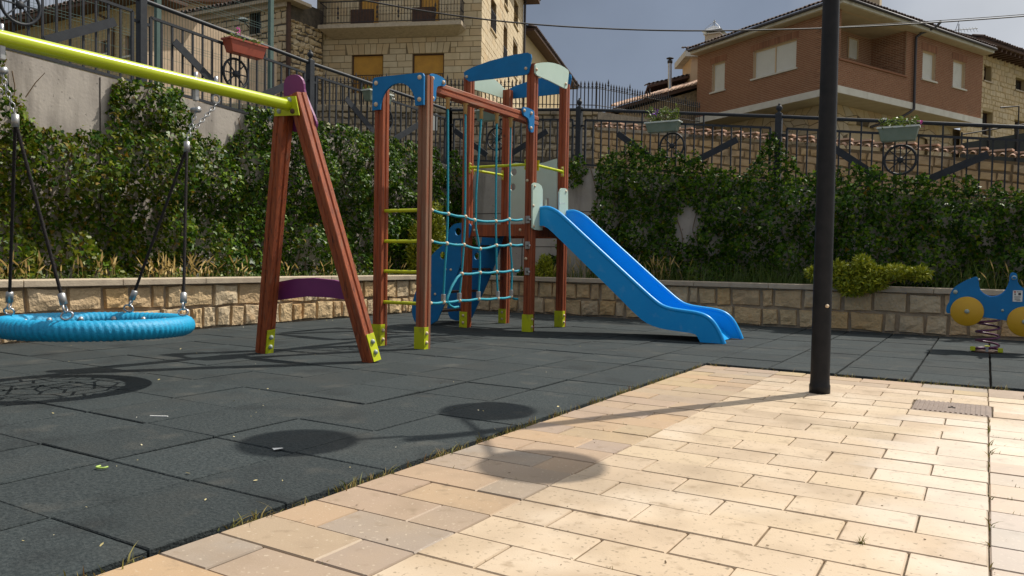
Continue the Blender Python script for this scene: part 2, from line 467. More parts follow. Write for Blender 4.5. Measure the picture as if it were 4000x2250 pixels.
# slatted roller shutters and mild tile corrugation are fine relief only
for nm, scl in (('shutter', 130.0), ('shutter_orange', 110.0)):
    t_ = MATS[nm].node_tree
    g_ = t_.nodes.new('ShaderNodeNewGeometry')
    wv = t_.nodes.new('ShaderNodeTexWave')
    wv.bands_direction = 'Z'
    wv.inputs['Scale'].default_value = scl / 6.283 * 1.0
    bp_ = t_.nodes.new('ShaderNodeBump')
    bp_.inputs['Strength'].default_value = 0.5
    bp_.inputs['Distance'].default_value = 0.02
    t_.links.new(g_.outputs['Position'], wv.inputs['Vector'])
    t_.links.new(wv.outputs['Fac'], bp_.inputs['Height'])
    t_.links.new(bp_.outputs['Normal'], t_.nodes['Principled BSDF'].inputs['Normal'])

# ------------------------------------------------------------------ object helpers
ORG = {}


def origin(o):
    return ORG.get(o.name, Vector((0, 0, 0))) if o else Vector((0, 0, 0))


def tag(o, label, cat, group=None):
    o['label'] = label
    o['category'] = cat
    if group:
        o['group'] = group
    return o


def thing(name, label, cat, loc=(0, 0, 0), group=None):
    o = bpy.data.objects.new(name, None)
    o.empty_display_size = 0.2
    col.objects.link(o)
    o.location = loc
    ORG[o.name] = Vector(loc)
    return tag(o, label, cat, group)


class MB:
    def __init__(s):
        s.v = []
        s.f = []
        s.sm = []

    def add(s, verts, faces, smooth=False):
        k = len(s.v)
        s.v += [tuple(p) for p in verts]
        for f in faces:
            s.f.append([i + k for i in f])
            s.sm.append(smooth)
        return s

    def box(s, x0, x1, y0, y1, z0, z1):
        return s.add([(x0, y0, z0), (x1, y0, z0), (x1, y1, z0), (x0, y1, z0), (x0, y0, z1), (x1, y0, z1), (x1, y1, z1), (x0, y1, z1)],
                     [(0, 3, 2, 1), (4, 5, 6, 7), (0, 1, 5, 4), (1, 2, 6, 5), (2, 3, 7, 6), (3, 0, 4, 7)])

    def bar(s, p0, p1, w, h, up=ZZ):
        p0 = Vector(p0)
        p1 = Vector(p1)
        a = (p1 - p0).normalized()
        if abs(a.dot(up)) > 0.99:
            up = Vector((0, 1, 0))
        b = a.cross(up).normalized()
        c = b.cross(a)
        q = []
        for p in (p0, p1):
            for i, j in ((-1, -1), (1, -1), (1, 1), (-1, 1)):
                q.append(p + b * (w / 2 * i) + c * (h / 2 * j))
        return s.add(q, [(0, 3, 2, 1), (4, 5, 6, 7), (0, 1, 5, 4), (1, 2, 6, 5), (2, 3, 7, 6), (3, 0, 4, 7)])

    def prism(s, pts, vec):
        n = len(pts)
        vec = Vector(vec)
        P = [Vector(p) for p in pts]
        s.add(P + [p + vec for p in P], [list(range(n))[::-1], list(range(n, 2 * n))])
        for i in range(n):
            j = (i + 1) % n
            s.add([P[i], P[j], P[j] + vec, P[i] + vec], [(0, 1, 2, 3)])
        return s

    def panel(s, pts, vec, holes=()):
        loops = [[Vector(p) for p in pts]] + [[Vector(p) for p in h] for h in holes]
        vec = Vector(vec)
        flat = [p for l in loops for p in l]
        tri = tessellate_polygon(loops)
        s.add(flat, [t for t in tri])
        s.add([p + vec for p in flat], [t[::-1] for t in tri])
        for l in loops:
            n = len(l)
            for i in range(n):
                j = (i + 1) % n
                s.add([l[i], l[j], l[j] + vec, l[i] + vec], [(0, 1, 2, 3)])
        return s

    def tube(s, pts, r, seg=8, closed=False, caps=True, smooth=True):
        P = [Vector(p) for p in pts]
        n = len(P)
        R_ = r if isinstance(r, (list, tuple)) else [r] * n
        rings = []
        prev = None
        for i in range(n):
            a = P[(i + 1) % n] - P[i] if (closed or i < n - 1) else P[i] - P[i - 1]
            b = P[i] - P[i - 1] if (closed or i > 0) else a
            d = (a.normalized() + b.normalized())
            d = d.normalized() if d.length > 1e-6 else a.normalized()
            if prev is None:
                x = d.orthogonal().normalized()
            else:
                x = prev - d * prev.dot(d)
                x = x.normalized() if x.length > 1e-6 else d.orthogonal().normalized()
            prev = x
            y = d.cross(x)
            rings.append([P[i] + (x * math.cos(2 * math.pi * k / seg) + y * math.sin(2 * math.pi * k / seg)) * R_[i] for k in range(seg)])
        vs = [p for rr in rings for p in rr]
        fs = []
        for i in range(n if closed else n - 1):
            i2 = (i + 1) % n
            for k in range(seg):
                k2 = (k + 1) % seg
                fs.append((i * seg + k, i * seg + k2, i2 * seg + k2, i2 * seg + k))
        s.add(vs, fs, smooth)
        if caps and not closed:
            s.add(rings[0], [list(range(seg))[::-1]])
            s.add(rings[-1], [list(range(seg))])
        return s

    def lathe(s, c, ax, prof, seg=14, smooth=True):
        c = Vector(c)
        ax = Vector(ax).normalized()
        x = ax.orthogonal().normalized()
        y = ax.cross(x)
        vs = []
        for (r, h) in prof:
            for k in range(seg):
                a = 2 * math.pi * k / seg
                vs.append(c + ax * h + (x * math.cos(a) + y * math.sin(a)) * max(r, 1e-5))
        fs = []
        for i in range(len(prof) - 1):
            for k in range(seg):
                k2 = (k + 1) % seg
                fs.append((i * seg + k, i * seg + k2, (i + 1) * seg + k2, (i + 1) * seg + k))
        return s.add(vs, fs, smooth)

    def mesh(s, name, mat, o=Vector((0, 0, 0))):
        me = bpy.data.meshes.new(name)
        me.from_pydata([(p[0] - o.x, p[1] - o.y, p[2] - o.z) for p in s.v], [], s.f)
        me.polygons.foreach_set('use_smooth', s.sm)
        me.materials.append(MATS[mat])
        me.validate()
        return me

    def build(s, name, mat, parent=None, bevel=0.0, loc=None):
        o = Vector(loc) if loc is not None else origin(parent)
        ob = bpy.data.objects.new(name, s.mesh(name, mat, o))
        col.objects.link(ob)
        if parent:
            ob.parent = parent
        elif loc is not None:
            ob.location = loc
        ORG[ob.name] = o
        if bevel:
            md = ob.modifiers.new('bevel', 'BEVEL')
            md.width = bevel
            md.segments = 2
            md.limit_method = 'ANGLE'
            md.angle_limit = rad(40)
            md.harden_normals = False
        return ob


def inst(name, me, parent, M4, kind=None):
    """object with shared mesh data; M4 is its world matrix"""
    ob = bpy.data.objects.new(name, me)
    col.objects.link(ob)
    if parent:
        ob.parent = parent
        M4 = Matrix.Translation(-origin(parent)) @ M4
    ob.matrix_local = M4
    if kind:
        ob['kind'] = kind
    return ob


def struct(o):
    o['kind'] = 'structure'
    return o


def stuff(o):
    o['kind'] = 'stuff'
    return o


def frame4(t, n, u, p, s=(1, 1, 1)):
    m = Matrix(((t.x * s[0], n.x * s[1], u.x * s[2], p.x), (t.y * s[0], n.y * s[1], u.y * s[2], p.y), (t.z * s[0], n.z * s[1], u.z * s[2], p.z), (0, 0, 0, 1)))
    return m


def chaikin(pts, n=2):
    for _ in range(n):
        q = []
        for i in range(len(pts)):
            a = Vector(pts[i])
            b = Vector(pts[(i + 1) % len(pts)])
            q += [a * 0.75 + b * 0.25, a * 0.25 + b * 0.75]
        pts = q
    return pts


def smooth_open(pts, n=2):
    pts = [Vector(p) for p in pts]
    for _ in range(n):
        q = [pts[0]]
        for a, b in zip(pts[:-1], pts[1:]):
            q += [a * 0.75 + b * 0.25, a * 0.25 + b * 0.75]
        q.append(pts[-1])
        pts = q
    return pts


def circle(c, ax1, ax2, r, n=20):
    return [Vector(c) + Vector(ax1) * (r * math.cos(2 * math.pi * k / n)) + Vector(ax2) * (r * math.sin(2 * math.pi * k / n)) for k in range(n)]


XX = Vector((1, 0, 0))
YY = Vector((0, 1, 0))

# shared dome bolt (axis +Z)
_b = {}


def bolt(parent, p, n, r=0.018, mat='cream_cap'):
    if mat not in _b:
        _b[mat] = MB().lathe((0, 0, 0), ZZ, [(1.0, -0.2), (1.0, 0.25), (0.85, 0.55), (0.5, 0.8), (0.0, 0.9)], 12).mesh('bolt', mat)
    n = Vector(n).normalized()
    m = Matrix.Translation(p) @ n.to_track_quat('Z', 'Y').to_matrix().to_4x4() @ Matrix.Scale(r, 4)
    return inst('bolt', _b[mat], parent, m)


# ------------------------------------------------------------------ stones on a wall plane
class Fr:
    """vertical wall plane: p(s, z, n): s metres along t, z up, n metres out towards the viewer"""

    def __init__(self, o, t, n=None):
        self.o = Vector((o[0], o[1], 0))
        self.t = Vector((t[0], t[1], 0)).normalized()
        k = Vector((self.t.y, -self.t.x, 0))
        if n is None:
            n = k if k.dot(CAM - self.o) > 0 else -k
        self.n = Vector(n)

    def p(self, s, z, n=0.0):
        return self.o + self.t * s + self.n * n + Vector((0, 0, z))

    def uv(self, u, v):
        q = pln(u, v, self.o, self.n)
        return (q - self.o).dot(self.t), q.z

    def off(self, ds, dn):
        return Fr(self.o + self.t * ds + self.n * dn, self.t, self.n)


def stone(fr, quad, depth, inset=0.012, rough=0.0, m=1, back=0.02):
    """quad: 4 (s, z) corners counter-clockwise. returns verts, faces"""
    cx = sum(q[0] for q in quad) / 4
    cz = sum(q[1] for q in quad) / 4
    V_ = []
    Fc = []
    g = m + 1
    for j in range(g):
        for i in range(g):
            a, b = i / m, j / m
            s = (quad[0][0] * (1 - a) + quad[1][0] * a) * (1 - b) + (quad[3][0] * (1 - a) + quad[2][0] * a) * b
            z = (quad[0][1] * (1 - a) + quad[1][1] * a) * (1 - b) + (quad[3][1] * (1 - a) + quad[2][1] * a) * b
            edge = i in (0, m) or j in (0, m)
            if edge:
                L_ = math.hypot(cx - s, cz - z) or 1
                k = min(inset / L_, 0.4)
                s += (cx - s) * k
                z += (cz - z) * k
                d = depth * (0.72 if m > 1 else 1.0) + rng.uniform(-rough, rough) * 0.5
            else:
                s += rng.uniform(-1, 1) * rough * 0.5
                z += rng.uniform(-1, 1) * rough * 0.5
                d = depth + rng.uniform(-rough, rough)
            V_.append(fr.p(s, z, d))
    for j in range(m):
        for i in range(m):
            Fc.append((j * g + i, j * g + i + 1, (j + 1) * g + i + 1, (j + 1) * g + i))
    per = [i for i in range(g)] + [j * g + m for j in range(1, g)] + [m * g + i for i in range(m - 1, -1, -1)] + [j * g for j in range(m - 1, 0, -1)]
    k0 = len(V_)
    for idx in per:
        i, j = idx % g, idx // g
        a, b = i / m, j / m
        s = (quad[0][0] * (1 - a) + quad[1][0] * a) * (1 - b) + (quad[3][0] * (1 - a) + quad[2][0] * a) * b
        z = (quad[0][1] * (1 - a) + quad[1][1] * a) * (1 - b) + (quad[3][1] * (1 - a) + quad[2][1] * a) * b
        V_.append(fr.p(s, z, -back))
    n = len(per)
    for k in range(n):
        k2 = (k + 1) % n
        Fc.append((per[k2], per[k], k0 + k, k0 + k2))
    return V_, Fc


def rows(s0, s1, z0, z1, hs, ws, gap, holes=(), jit=0.0, slope=None):
    """courses of quads; holes are (s0, s1, z0, z1) openings; slope(s) lifts a course along the wall"""
    Q = []
    z = z0
    k = 0
    while z < z1 - 0.03:
        h = rng.uniform(*hs)
        zt = min(z + h, z1)
        if z1 - zt < hs[0] * 0.5:
            zt = z1
        cuts = [(s0, s1)]
        for (a, b, c, d) in holes:
            if min(d, zt) - max(c, z) > 0.25 * (zt - z):
                nc = []
                for (p, q) in cuts:
                    if b <= p or a >= q:
                        nc.append((p, q))
                    else:
                        if a > p:
                            nc.append((p, a))
                        if b < q:
                            nc.append((b, q))
                cuts = nc
        for (p, q) in cuts:
            s = p
            first = True
            while s < q - 0.02:
                wd = rng.uniform(*ws)
                if first and k % 2:
                    wd *= rng.uniform(0.45, 0.75)
                first = False
                e = s + wd
                if q - e < ws[0] * 0.45:
                    e = q
                g = gap / 2
                j = [(rng.uniform(-jit, jit), rng.uniform(-jit, jit)) for _ in range(4)]
                l0 = slope(s) if slope else 0
                l1 = slope(e) if slope else 0
                Q.append([(s + g + j[0][0], z + g + l0 + j[0][1]), (e - g + j[1][0], z + g + l1 + j[1][1]),
                          (e - g + j[2][0], zt - g + l1 + j[2][1]), (s + g + j[3][0], zt - g + l0 + j[3][1])])
                s = e
        z = zt
        k += 1
    return Q


def lay(parent, name, mat, items, limit=300):
    """items: (frame, quad, depth, inset, rough, m). the largest in view become parts, the rest one part of kind stuff"""
    sc_ = []
    for it in items:
        fr, q = it[0], it[1]
        c = fr.p(sum(a[0] for a in q) / 4, sum(a[1] for a in q) / 4)
        A = [px(fr.p(a[0], a[1])) for a in q]
        ar = 0.0
        if inframe(c, 20) and all(a[2] > 0 for a in A):
            ar = abs(sum(A[i][0] * A[(i + 1) % 4][1] - A[(i + 1) % 4][0] * A[i][1] for i in range(4))) / 2
        sc_.append((-ar, len(sc_)))
    sc_.sort()
    rest = MB()
    for rank, (a, i) in enumerate(sc_):
        V_, Fc = stone(*items[i])
        if rank < limit and a < 0:
            MB().add(V_, Fc).build(name, mat, parent)
        else:
            rest.add(V_, Fc)
    if rest.v:
        stuff(rest.build(name, mat, parent))


def wall_sheet(mb, fr, s0, s1, z0, z1, holes=(), reveal=0.12, n=0.0):
    """flat wall with real openings and their reveals"""
    S = sorted({s0, s1} | {min(max(h[k], s0), s1) for h in holes for k in (0, 1)})
    Zs = sorted({z0, z1} | {min(max(h[k], z0), z1) for h in holes for k in (2, 3)})
    for a, b in zip(S[:-1], S[1:]):
        for c, d in zip(Zs[:-1], Zs[1:]):
            mid = ((a + b) / 2, (c + d) / 2)
            if any(h[0] < mid[0] < h[1] and h[2] < mid[1] < h[3] for h in holes):
                continue
            mb.add([fr.p(a, c, n), fr.p(b, c, n), fr.p(b, d, n), fr.p(a, d, n)], [(0, 1, 2, 3)])
    for h in holes:
        a, b, c, d = h
        for p, q in (((a, c), (b, c)), ((b, c), (b, d)), ((b, d), (a, d)), ((a, d), (a, c))):
            mb.add([fr.p(*p, n), fr.p(*q, n), fr.p(*q, n - reveal), fr.p(*p, n - reveal)], [(0, 1, 2, 3)])


def fbox(mb, fr, s0, s1, z0, z1, n0, n1):
    P = [fr.p(s, z, n) for n in (n0, n1) for (s, z) in ((s0, z0), (s1, z0), (s1, z1), (s0, z1))]
    mb.add(P, [(0, 3, 2, 1), (4, 5, 6, 7), (0, 1, 5, 4), (1, 2, 6, 5), (2, 3, 7, 6), (3, 0, 4, 7)])
    return mb


def rect_uv(fr, u0, v0, u1, v1):
    a = fr.uv(u0, v0)
    b = fr.uv(u1, v1)
    return (min(a[0], b[0]), max(a[0], b[0]), min(a[1], b[1]), max(a[1], b[1]))


# ------------------------------------------------------------------ leaf clouds
def leafmesh(name, mat, parent, P, Nm, S, tmpl, loc=None, twist=True, Upv=None):
    P = np.asarray(P, float)
    n = len(P)
    Nm = np.asarray(Nm, float)
    Nm /= np.linalg.norm(Nm, axis=1)[:, None] + 1e-9
    if Upv is None:
        Upv = nr.normal(size=(n, 3))
    a = np.cross(Upv, Nm)
    a /= np.linalg.norm(a, axis=1)[:, None] + 1e-9
    b = np.cross(Nm, a)
    T = np.asarray(tmpl, float)
    k = len(T)
    S = np.asarray(S, float)[:, None, None]
    V_ = P[:, None, :] + S * (T[None, :, 0:1] * a[:, None, :] + T[None, :, 1:2] * b[:, None, :] + T[None, :, 2:3] * Nm[:, None, :])
    o = origin(parent) if loc is None else Vector(loc)
    V_ = V_.reshape(-1, 3) - np.array([o.x, o.y, o.z])
    me = bpy.data.meshes.new(name)
    me.vertices.add(n * k)
    me.vertices.foreach_set('co', V_.astype(np.float32).ravel())
    me.loops.add(n * k)
    me.loops.foreach_set('vertex_index', np.arange(n * k, dtype=np.int32))
    me.polygons.add(n)
    me.polygons.foreach_set('loop_start', np.arange(0, n * k, k, dtype=np.int32))
    at = me.attributes.new('rnd', 'FLOAT', 'FACE')
    at.data.foreach_set('value', nr.rand(n).astype(np.float32))
    me.materials.append(MATS[mat])
    me.update(calc_edges=True)
    ob = bpy.data.objects.new(name, me)
    col.objects.link(ob)
    if parent:
        ob.parent = parent
    elif loc is not None:
        ob.location = loc
    ORG[ob.name] = o
    return ob


IVY_T = [(0, 0, 0.0), (0.42, -0.1, -0.06), (0.5, 0.22, -0.1), (0.27, 0.4, -0.02), (0.0, 1.0, -0.14), (-0.27, 0.4, -0.02), (-0.5, 0.22, -0.1), (-0.42, -0.1, -0.06)]
LEAF_T = [(0, 0, 0), (0.26, 0.35, -0.05), (0.2, 0.7, -0.1), (0, 1, -0.15), (-0.2, 0.7, -0.1), (-0.26, 0.35, -0.05)]
NEEDLE_T = [(0.0, 0, 0), (0.22, 0.3, 0.04), (0.1, 0.62, 0), (0.0, 1.0, 0.06), (-0.1, 0.62, 0), (-0.22, 0.3, 0.04)]


def blades(name, mat, parent, B, H, W, bend, loc=None, head=0.0):
    """grass: each blade three quads from a base point, bending over; head > 0 adds a fat seed ear"""
    B = np.asarray(B, float)
    n = len(B)
    H = np.asarray(H, float)
    ang = nr.rand(n) * 2 * np.pi
    d = np.stack([np.cos(ang), np.sin(ang), np.zeros(n)], 1)
    sd_ = np.stack([-np.sin(ang + 0.8), np.cos(ang + 0.8), np.zeros(n)], 1)
    bd = nr.rand(n) * bend
    lv = [0.0, 0.4, 0.75, 1.0]
    wd = [1.0, 0.8, 0.5, 0.05]
    if head:
        lv = [0.0, 0.66, 0.7, 0.86, 1.0]
        wd = [0.5, 0.4, head, head * 0.9, 0.1]
    pts = []
    for l, q in zip(lv, wd):
        c = B + np.array([0, 0, 1.0]) * (H * l * (1 - 0.25 * bd * l))[:, None] + d * (H * bd * l * l)[:, None]
        pts.append(c - sd_ * (W * q / 2))
        pts.append(c + sd_ * (W * q / 2))
    k = len(lv)
    V_ = np.stack(pts, 1).reshape(-1, 3)
    o = origin(parent) if loc is None else Vector(loc)
    V_ = V_ - np.array([o.x, o.y, o.z])
    nq = n * (k - 1)
    base = (np.arange(n) * 2 * k)[:, None, None]
    seg = (np.arange(k - 1) * 2)[None, :, None]
    idx = (base + seg + np.array([0, 1, 3, 2])[None, None, :]).reshape(-1)
    me = bpy.data.meshes.new(name)
    me.vertices.add(len(V_))
    me.vertices.foreach_set('co', V_.astype(np.float32).ravel())
    me.loops.add(nq * 4)
    me.loops.foreach_set('vertex_index', idx.astype(np.int32))
    me.polygons.add(nq)
    me.polygons.foreach_set('loop_start', np.arange(0, nq * 4, 4, dtype=np.int32))
    at = me.attributes.new('rnd', 'FLOAT', 'FACE')
    at.data.foreach_set('value', np.repeat(nr.rand(n), k - 1).astype(np.float32))
    me.materials.append(MATS[mat])
    me.update(calc_edges=True)
    ob = bpy.data.objects.new(name, me)
    col.objects.link(ob)
    if parent:
        ob.parent = parent
    elif loc is not None:
        ob.location = loc
    ORG[ob.name] = o
    return ob


# ================================================================== ground
g = MB()
g.add([(-300, -300, -0.075), (300, -300, -0.075), (300, 300, -0.075), (-300, 300, -0.075)], [(0, 1, 2, 3)])
struct(g.build('ground', 'hill_ground'))

# rubber safety tiles: one paving with a tile for each slab
pg = struct(MB().box(-5.05, 7.0, -4.0, 7.82, -0.07, -0.052).build('rubber_paving', 'soil_dark'))


def slab_mesh(name, mat, th, ch):
    m = MB()
    a, c = 0.5, ch
    lv = [(a, -th), (a, -c), (a - c, 0.0)]
    vs = []
    for e, z in lv:
        vs += [(-e, -e, z), (e, -e, z), (e, e, z), (-e, e, z)]
    fs = [(8, 9, 10, 11)]
    for l in (0, 4):
        for i in range(4):
            j = (i + 1) % 4
            fs.append((l + i, l + j, l + 4 + j, l + 4 + i))
    m.add(vs, fs)
    return m.mesh(name, mat)


tile_me = slab_mesh('rubber_tile', 'rubber', 0.1, 0.007)


def in_play(x, y):
    return (x < 0.52 and y < 7.8) or (y > 3.4 and y < 7.8)


tl_ = []
x = -5.0
for i in range(24):
    for j in range(24):
        x0, y0 = -5.0 + 0.5 * i, -4.0 + 0.5 * j
        cx_, cy_ = x0 + 0.25, y0 + 0.25
        if y0 > 7.45:
            continue
        if x0 >= 0.49 and y0 < 3.45:
            continue
        tl_.append((cx_, cy_, 0.5, 0.5))
for i in range(24):                                     # cut strip along the far wall
    tl_.append((-4.75 + 0.5 * i, 7.65, 0.5, 0.3))
vis = sorted(tl_, key=lambda q: (0 if inframe(Vector((q[0], q[1], 0)), 250) else 1, (Vector((q[0], q[1], 0)) - CAM).length))
rest = MB()
for k, (cx_, cy_, wx, wy) in enumerate(vis):
    M4 = Matrix.Translation((cx_, cy_, rng.uniform(-0.0035, 0.0025))) @ Matrix.Rotation(rng.uniform(-0.0035, 0.0035), 4, 'X') @ \
        Matrix.Rotation(rng.uniform(-0.0045, 0.0045), 4, 'Y') @ Matrix.Rotation(rng.uniform(-0.008, 0.008), 4, 'Z') @ Matrix.Diagonal((wx - 0.015, wy - 0.008, 0.5, 1))
    if k < 300 and inframe(Vector((cx_, cy_, 0)), 250):
        inst('rubber_tile', tile_me, pg, M4)
    else:
        rest.add([M4 @ v.co for v in tile_me.vertices], [list(p.vertices) for p in tile_me.polygons])
stuff(rest.build('rubber_tile', 'rubber', pg))

# stone paving: 39 x 19.5 cm setts in running bond, brown border on the edges
sp = struct(MB().box(0.535, 8.0, -5.0, 3.365, -0.06, -0.013).build('stone_paving', 'joint_sand'))
pav_c = slab_mesh('paver', 'paver_cream', 0.06, 0.012)
pav_b = slab_mesh('paver', 'paver_brown', 0.06, 0.012)
pv = []
RW = 0.195
for r in range(-19, 24):
    y0 = -1.306 + RW * r
    brown_row = r >= 22
    xs = [0.54]
    x = 0.54
    first = 0.195 if r % 2 else 0.39
    edges = [0.54, 0.54 + first, 1.118]
    x = 1.118 + (0.195 if r % 2 else 0.39)
    while x < 6.6:
        edges.append(x)
        if x < 2.49 < x + 0.39 and abs(2.49 - x) > 0.05:
            edges.append(2.485)
        x += 0.39
    for a, b in zip(edges[:-1], edges[1:]):
        if b - a < 0.03:
            continue
        brown = brown_row or b <= 1.12 or (a > 2.48 and b < 3.1 and y0 < 1.0)
        pv.append((a, b, y0, y0 + RW, brown))
MAN = (2.1, 2.505, 2.2, 2.61)
rest = {True: MB(), False: MB()}
pv.sort(key=lambda q: (0 if inframe(Vector(((q[0] + q[1]) / 2, (q[2] + q[3]) / 2, 0)), 120) else 1, (Vector((q[0], q[2], 0)) - CAM).length))
cnt = 0
for (a, b, c, d, br) in pv:
    ex = []
    if a < MAN[1] - 0.01 and b > MAN[0] + 0.01 and c < MAN[3] - 0.02 and d > MAN[2] + 0.02:
        if a < MAN[0] - 0.04:
            ex.append((a, MAN[0], c, d))
        if b > MAN[1] + 0.04:
            ex.append((MAN[1], b, c, d))
    else:
        ex = [(a, b, c, d)]
    for (a, b, c, d) in ex:
        gp = rng.uniform(0.003, 0.0065)
        M4 = Matrix.Translation(((a + b) / 2, (c + d) / 2, rng.uniform(-0.0025, 0.0015))) @ Matrix.Rotation(rng.uniform(-0.004, 0.004), 4, 'Z') @ \
            Matrix.Rotation(rng.uniform(-0.004, 0.004), 4, 'X') @ Matrix.Diagonal((b - a - gp, d - c - gp, 0.4, 1))
        me = pav_b if br else pav_c
        if cnt < 300 and inframe(Vector(((a + b) / 2, (c + d) / 2, 0)), 120):
            inst('paver', me, sp, M4)
            cnt += 1
        else:
            rest[br].add([M4 @ v.co for v in me.vertices], [list(p.vertices) for p in me.polygons])
for br in (True, False):
    if rest[br].v:
        stuff(rest[br].build('paver', 'paver_brown' if br else 'paver_cream', sp))

# manhole cover set into the paving
mh = thing('manhole_cover', 'brown ribbed metal manhole cover set flush in the cream paving', 'manhole cover', (2.3, 2.4, 0))
MB().box(2.104, 2.5, 2.203, 2.606, -0.05, -0.006).build('frame', 'manhole', mh)
MB().box(2.114, 2.49, 2.213, 2.596, -0.02, -0.001).build('plate', 'manhole', mh, bevel=0.002)
for k in range(15):
    xx = 2.125 + k * 0.0253
    if abs(xx - 2.302) < 0.02:
        MB().box(xx - 0.006, xx + 0.006, 2.22, 2.37, -0.002, 0.0035).build('rib', 'manhole', mh)
        MB().box(xx - 0.006, xx + 0.006, 2.44, 2.59, -0.002, 0.0035).build('rib', 'manhole', mh)
    else:
        MB().box(xx - 0.006, xx + 0.006, 2.22, 2.59, -0.002, 0.0035).build('rib', 'manhole', mh)
MB().box(2.275, 2.33, 2.392, 2.418, -0.002, 0.002).build('lifting_slot', 'dark_gap', mh)

# ================================================================== planter walls
def planter(name, label, fr, s0, s1, corner_loc):
    root = thing(name, label, 'wall', corner_loc)
    b = MB()
    fbox(b, fr, s0, s1, -0.05, 0.5, -0.3, -0.03)
    b.build('mortar_core', 'mortar', root)
    it = []
    for q in rows(s0, s1, 0.005, 0.5, (0.24, 0.255), (0.13, 0.42), 0.02, jit=0.013):
        it.append((fr, q, rng.uniform(0.0, 0.025), 0.014, 0.011, 4, 0.06))
    lay(root, 'stone', 'planter_stone', it)
    s = s0
    while s < s1:
        e = min(s1, s + rng.uniform(0.93, 1.02))
        m = MB()
        fbox(m, fr, s + 0.002, e - 0.003, 0.502, 0.566, -0.34, 0.05)
        m.build('cap_slab', 'cap_stone', root, bevel=0.006)
        s = e
    return root


FLW = Fr((-5.0, -4.0, 0), (0, 1, 0), XX)
FRW = Fr((-5.0, 7.82, 0), (1, 0, 0), -YY)
planter('planter_wall', 'low rock-faced stone planter wall with cap running behind the nest swing', FLW, 0.0, 12.15, (-5, 0, 0))
planter('planter_wall', 'low rock-faced stone planter wall with cap behind the slide and spring car', FRW, 0.06, 11.5, (0, 7.8, 0))
struct(MB().box(-5.85, -5.28, -4.0, 8.7, -0.05, 0.5).build('planter_soil', 'soil'))
struct(MB().box(-5.28, 6.5, 8.1, 8.7, -0.05, 0.497).build('planter_soil', 'soil'))


# ================================================================== concrete retaining walls with railing on top
def lerp_pts(P, s):
    for (a, za), (b, zb) in zip(P[:-1], P[1:]):
        if s <= b or (b, zb) == P[-1]:
            return za + (zb - za) * (s - a) / (b - a)
    return P[-1][1]


RAIL_L = [(-2.6, 3.97), (0.13, 3.86), (2.77, 3.738), (5.4, 3.6), (8.8, 3.51)]           # (y, rail height)
RAIL_R = [(-5.95, 3.51), (-3.33, 3.298), (-0.157, 2.931), (3.0, 2.535), (6.1, 2.15)]      # (x, rail height)
WL = thing('retaining_wall', 'tall weathered concrete retaining wall behind the swing, half covered in ivy', 'wall', (-5.95, 2, 0))
b = MB()
pts = [(-5.83, y, z - 1.02) for y, z in RAIL_L]
b.prism([(-5.83, -2.6, -0.05), (-5.83, 8.68, -0.05), (-5.83, 8.68, 2.5)] + [(-5.83, y, z - 1.02) for y, z in RAIL_L[-2::-1]], (-0.27, 0, 0))
b.build('wall_body', 'concrete', WL, bevel=0.015)
for k, yy in enumerate((-0.2, 2.2, 4.6, 6.9)):
    zt = lerp_pts(RAIL_L, yy) - 1.02
    MB().box(-5.835, -5.826, yy - 0.006, yy + 0.006, 0.5, zt - 0.02).build('formwork_joint', 'dark_gap', WL)
    for zz_ in (1.1, 1.9, 2.35):
        MB().lathe((-5.831, yy + 0.35, zz_), XX, [(0.022, 0.0), (0.022, 0.006), (0.0, 0.006)], 10).build('tie_hole', 'dark_gap', WL)
WR = thing('retaining_wall', 'concrete retaining wall behind the slide, draped in dark ivy', 'wall', (0, 8.8, 0))
b = MB()
b.prism([(-5.83, 8.68, -0.05), (6.1, 8.68, -0.05)] + [(x, 8.68, z - 0.95) for x, z in RAIL_R[::-1][:-1]] + [(-5.83, 8.68, 2.5)], (0, 0.27, 0))
b.build('wall_body', 'concrete', WR, bevel=0.015)
for xx in (-4.3, -2.85, 0.2, 2.6):
    MB().box(xx - 0.006, xx + 0.006, 8.6755, 8.6845, 0.5, lerp_pts(RAIL_R, xx) - 0.97).build('formwork_joint', 'dark_gap', WR)
for zz_ in (1.05, 1.62):
    MB().box(-5.8, -2.0, 8.6757, 8.6845, zz_, zz_ + 0.009).build('formwork_joint', 'dark_gap', WR)

bar_me = MB().box(-0.5, 0.5, -0.5, 0.5, 0, 1).mesh('bar', 'iron')


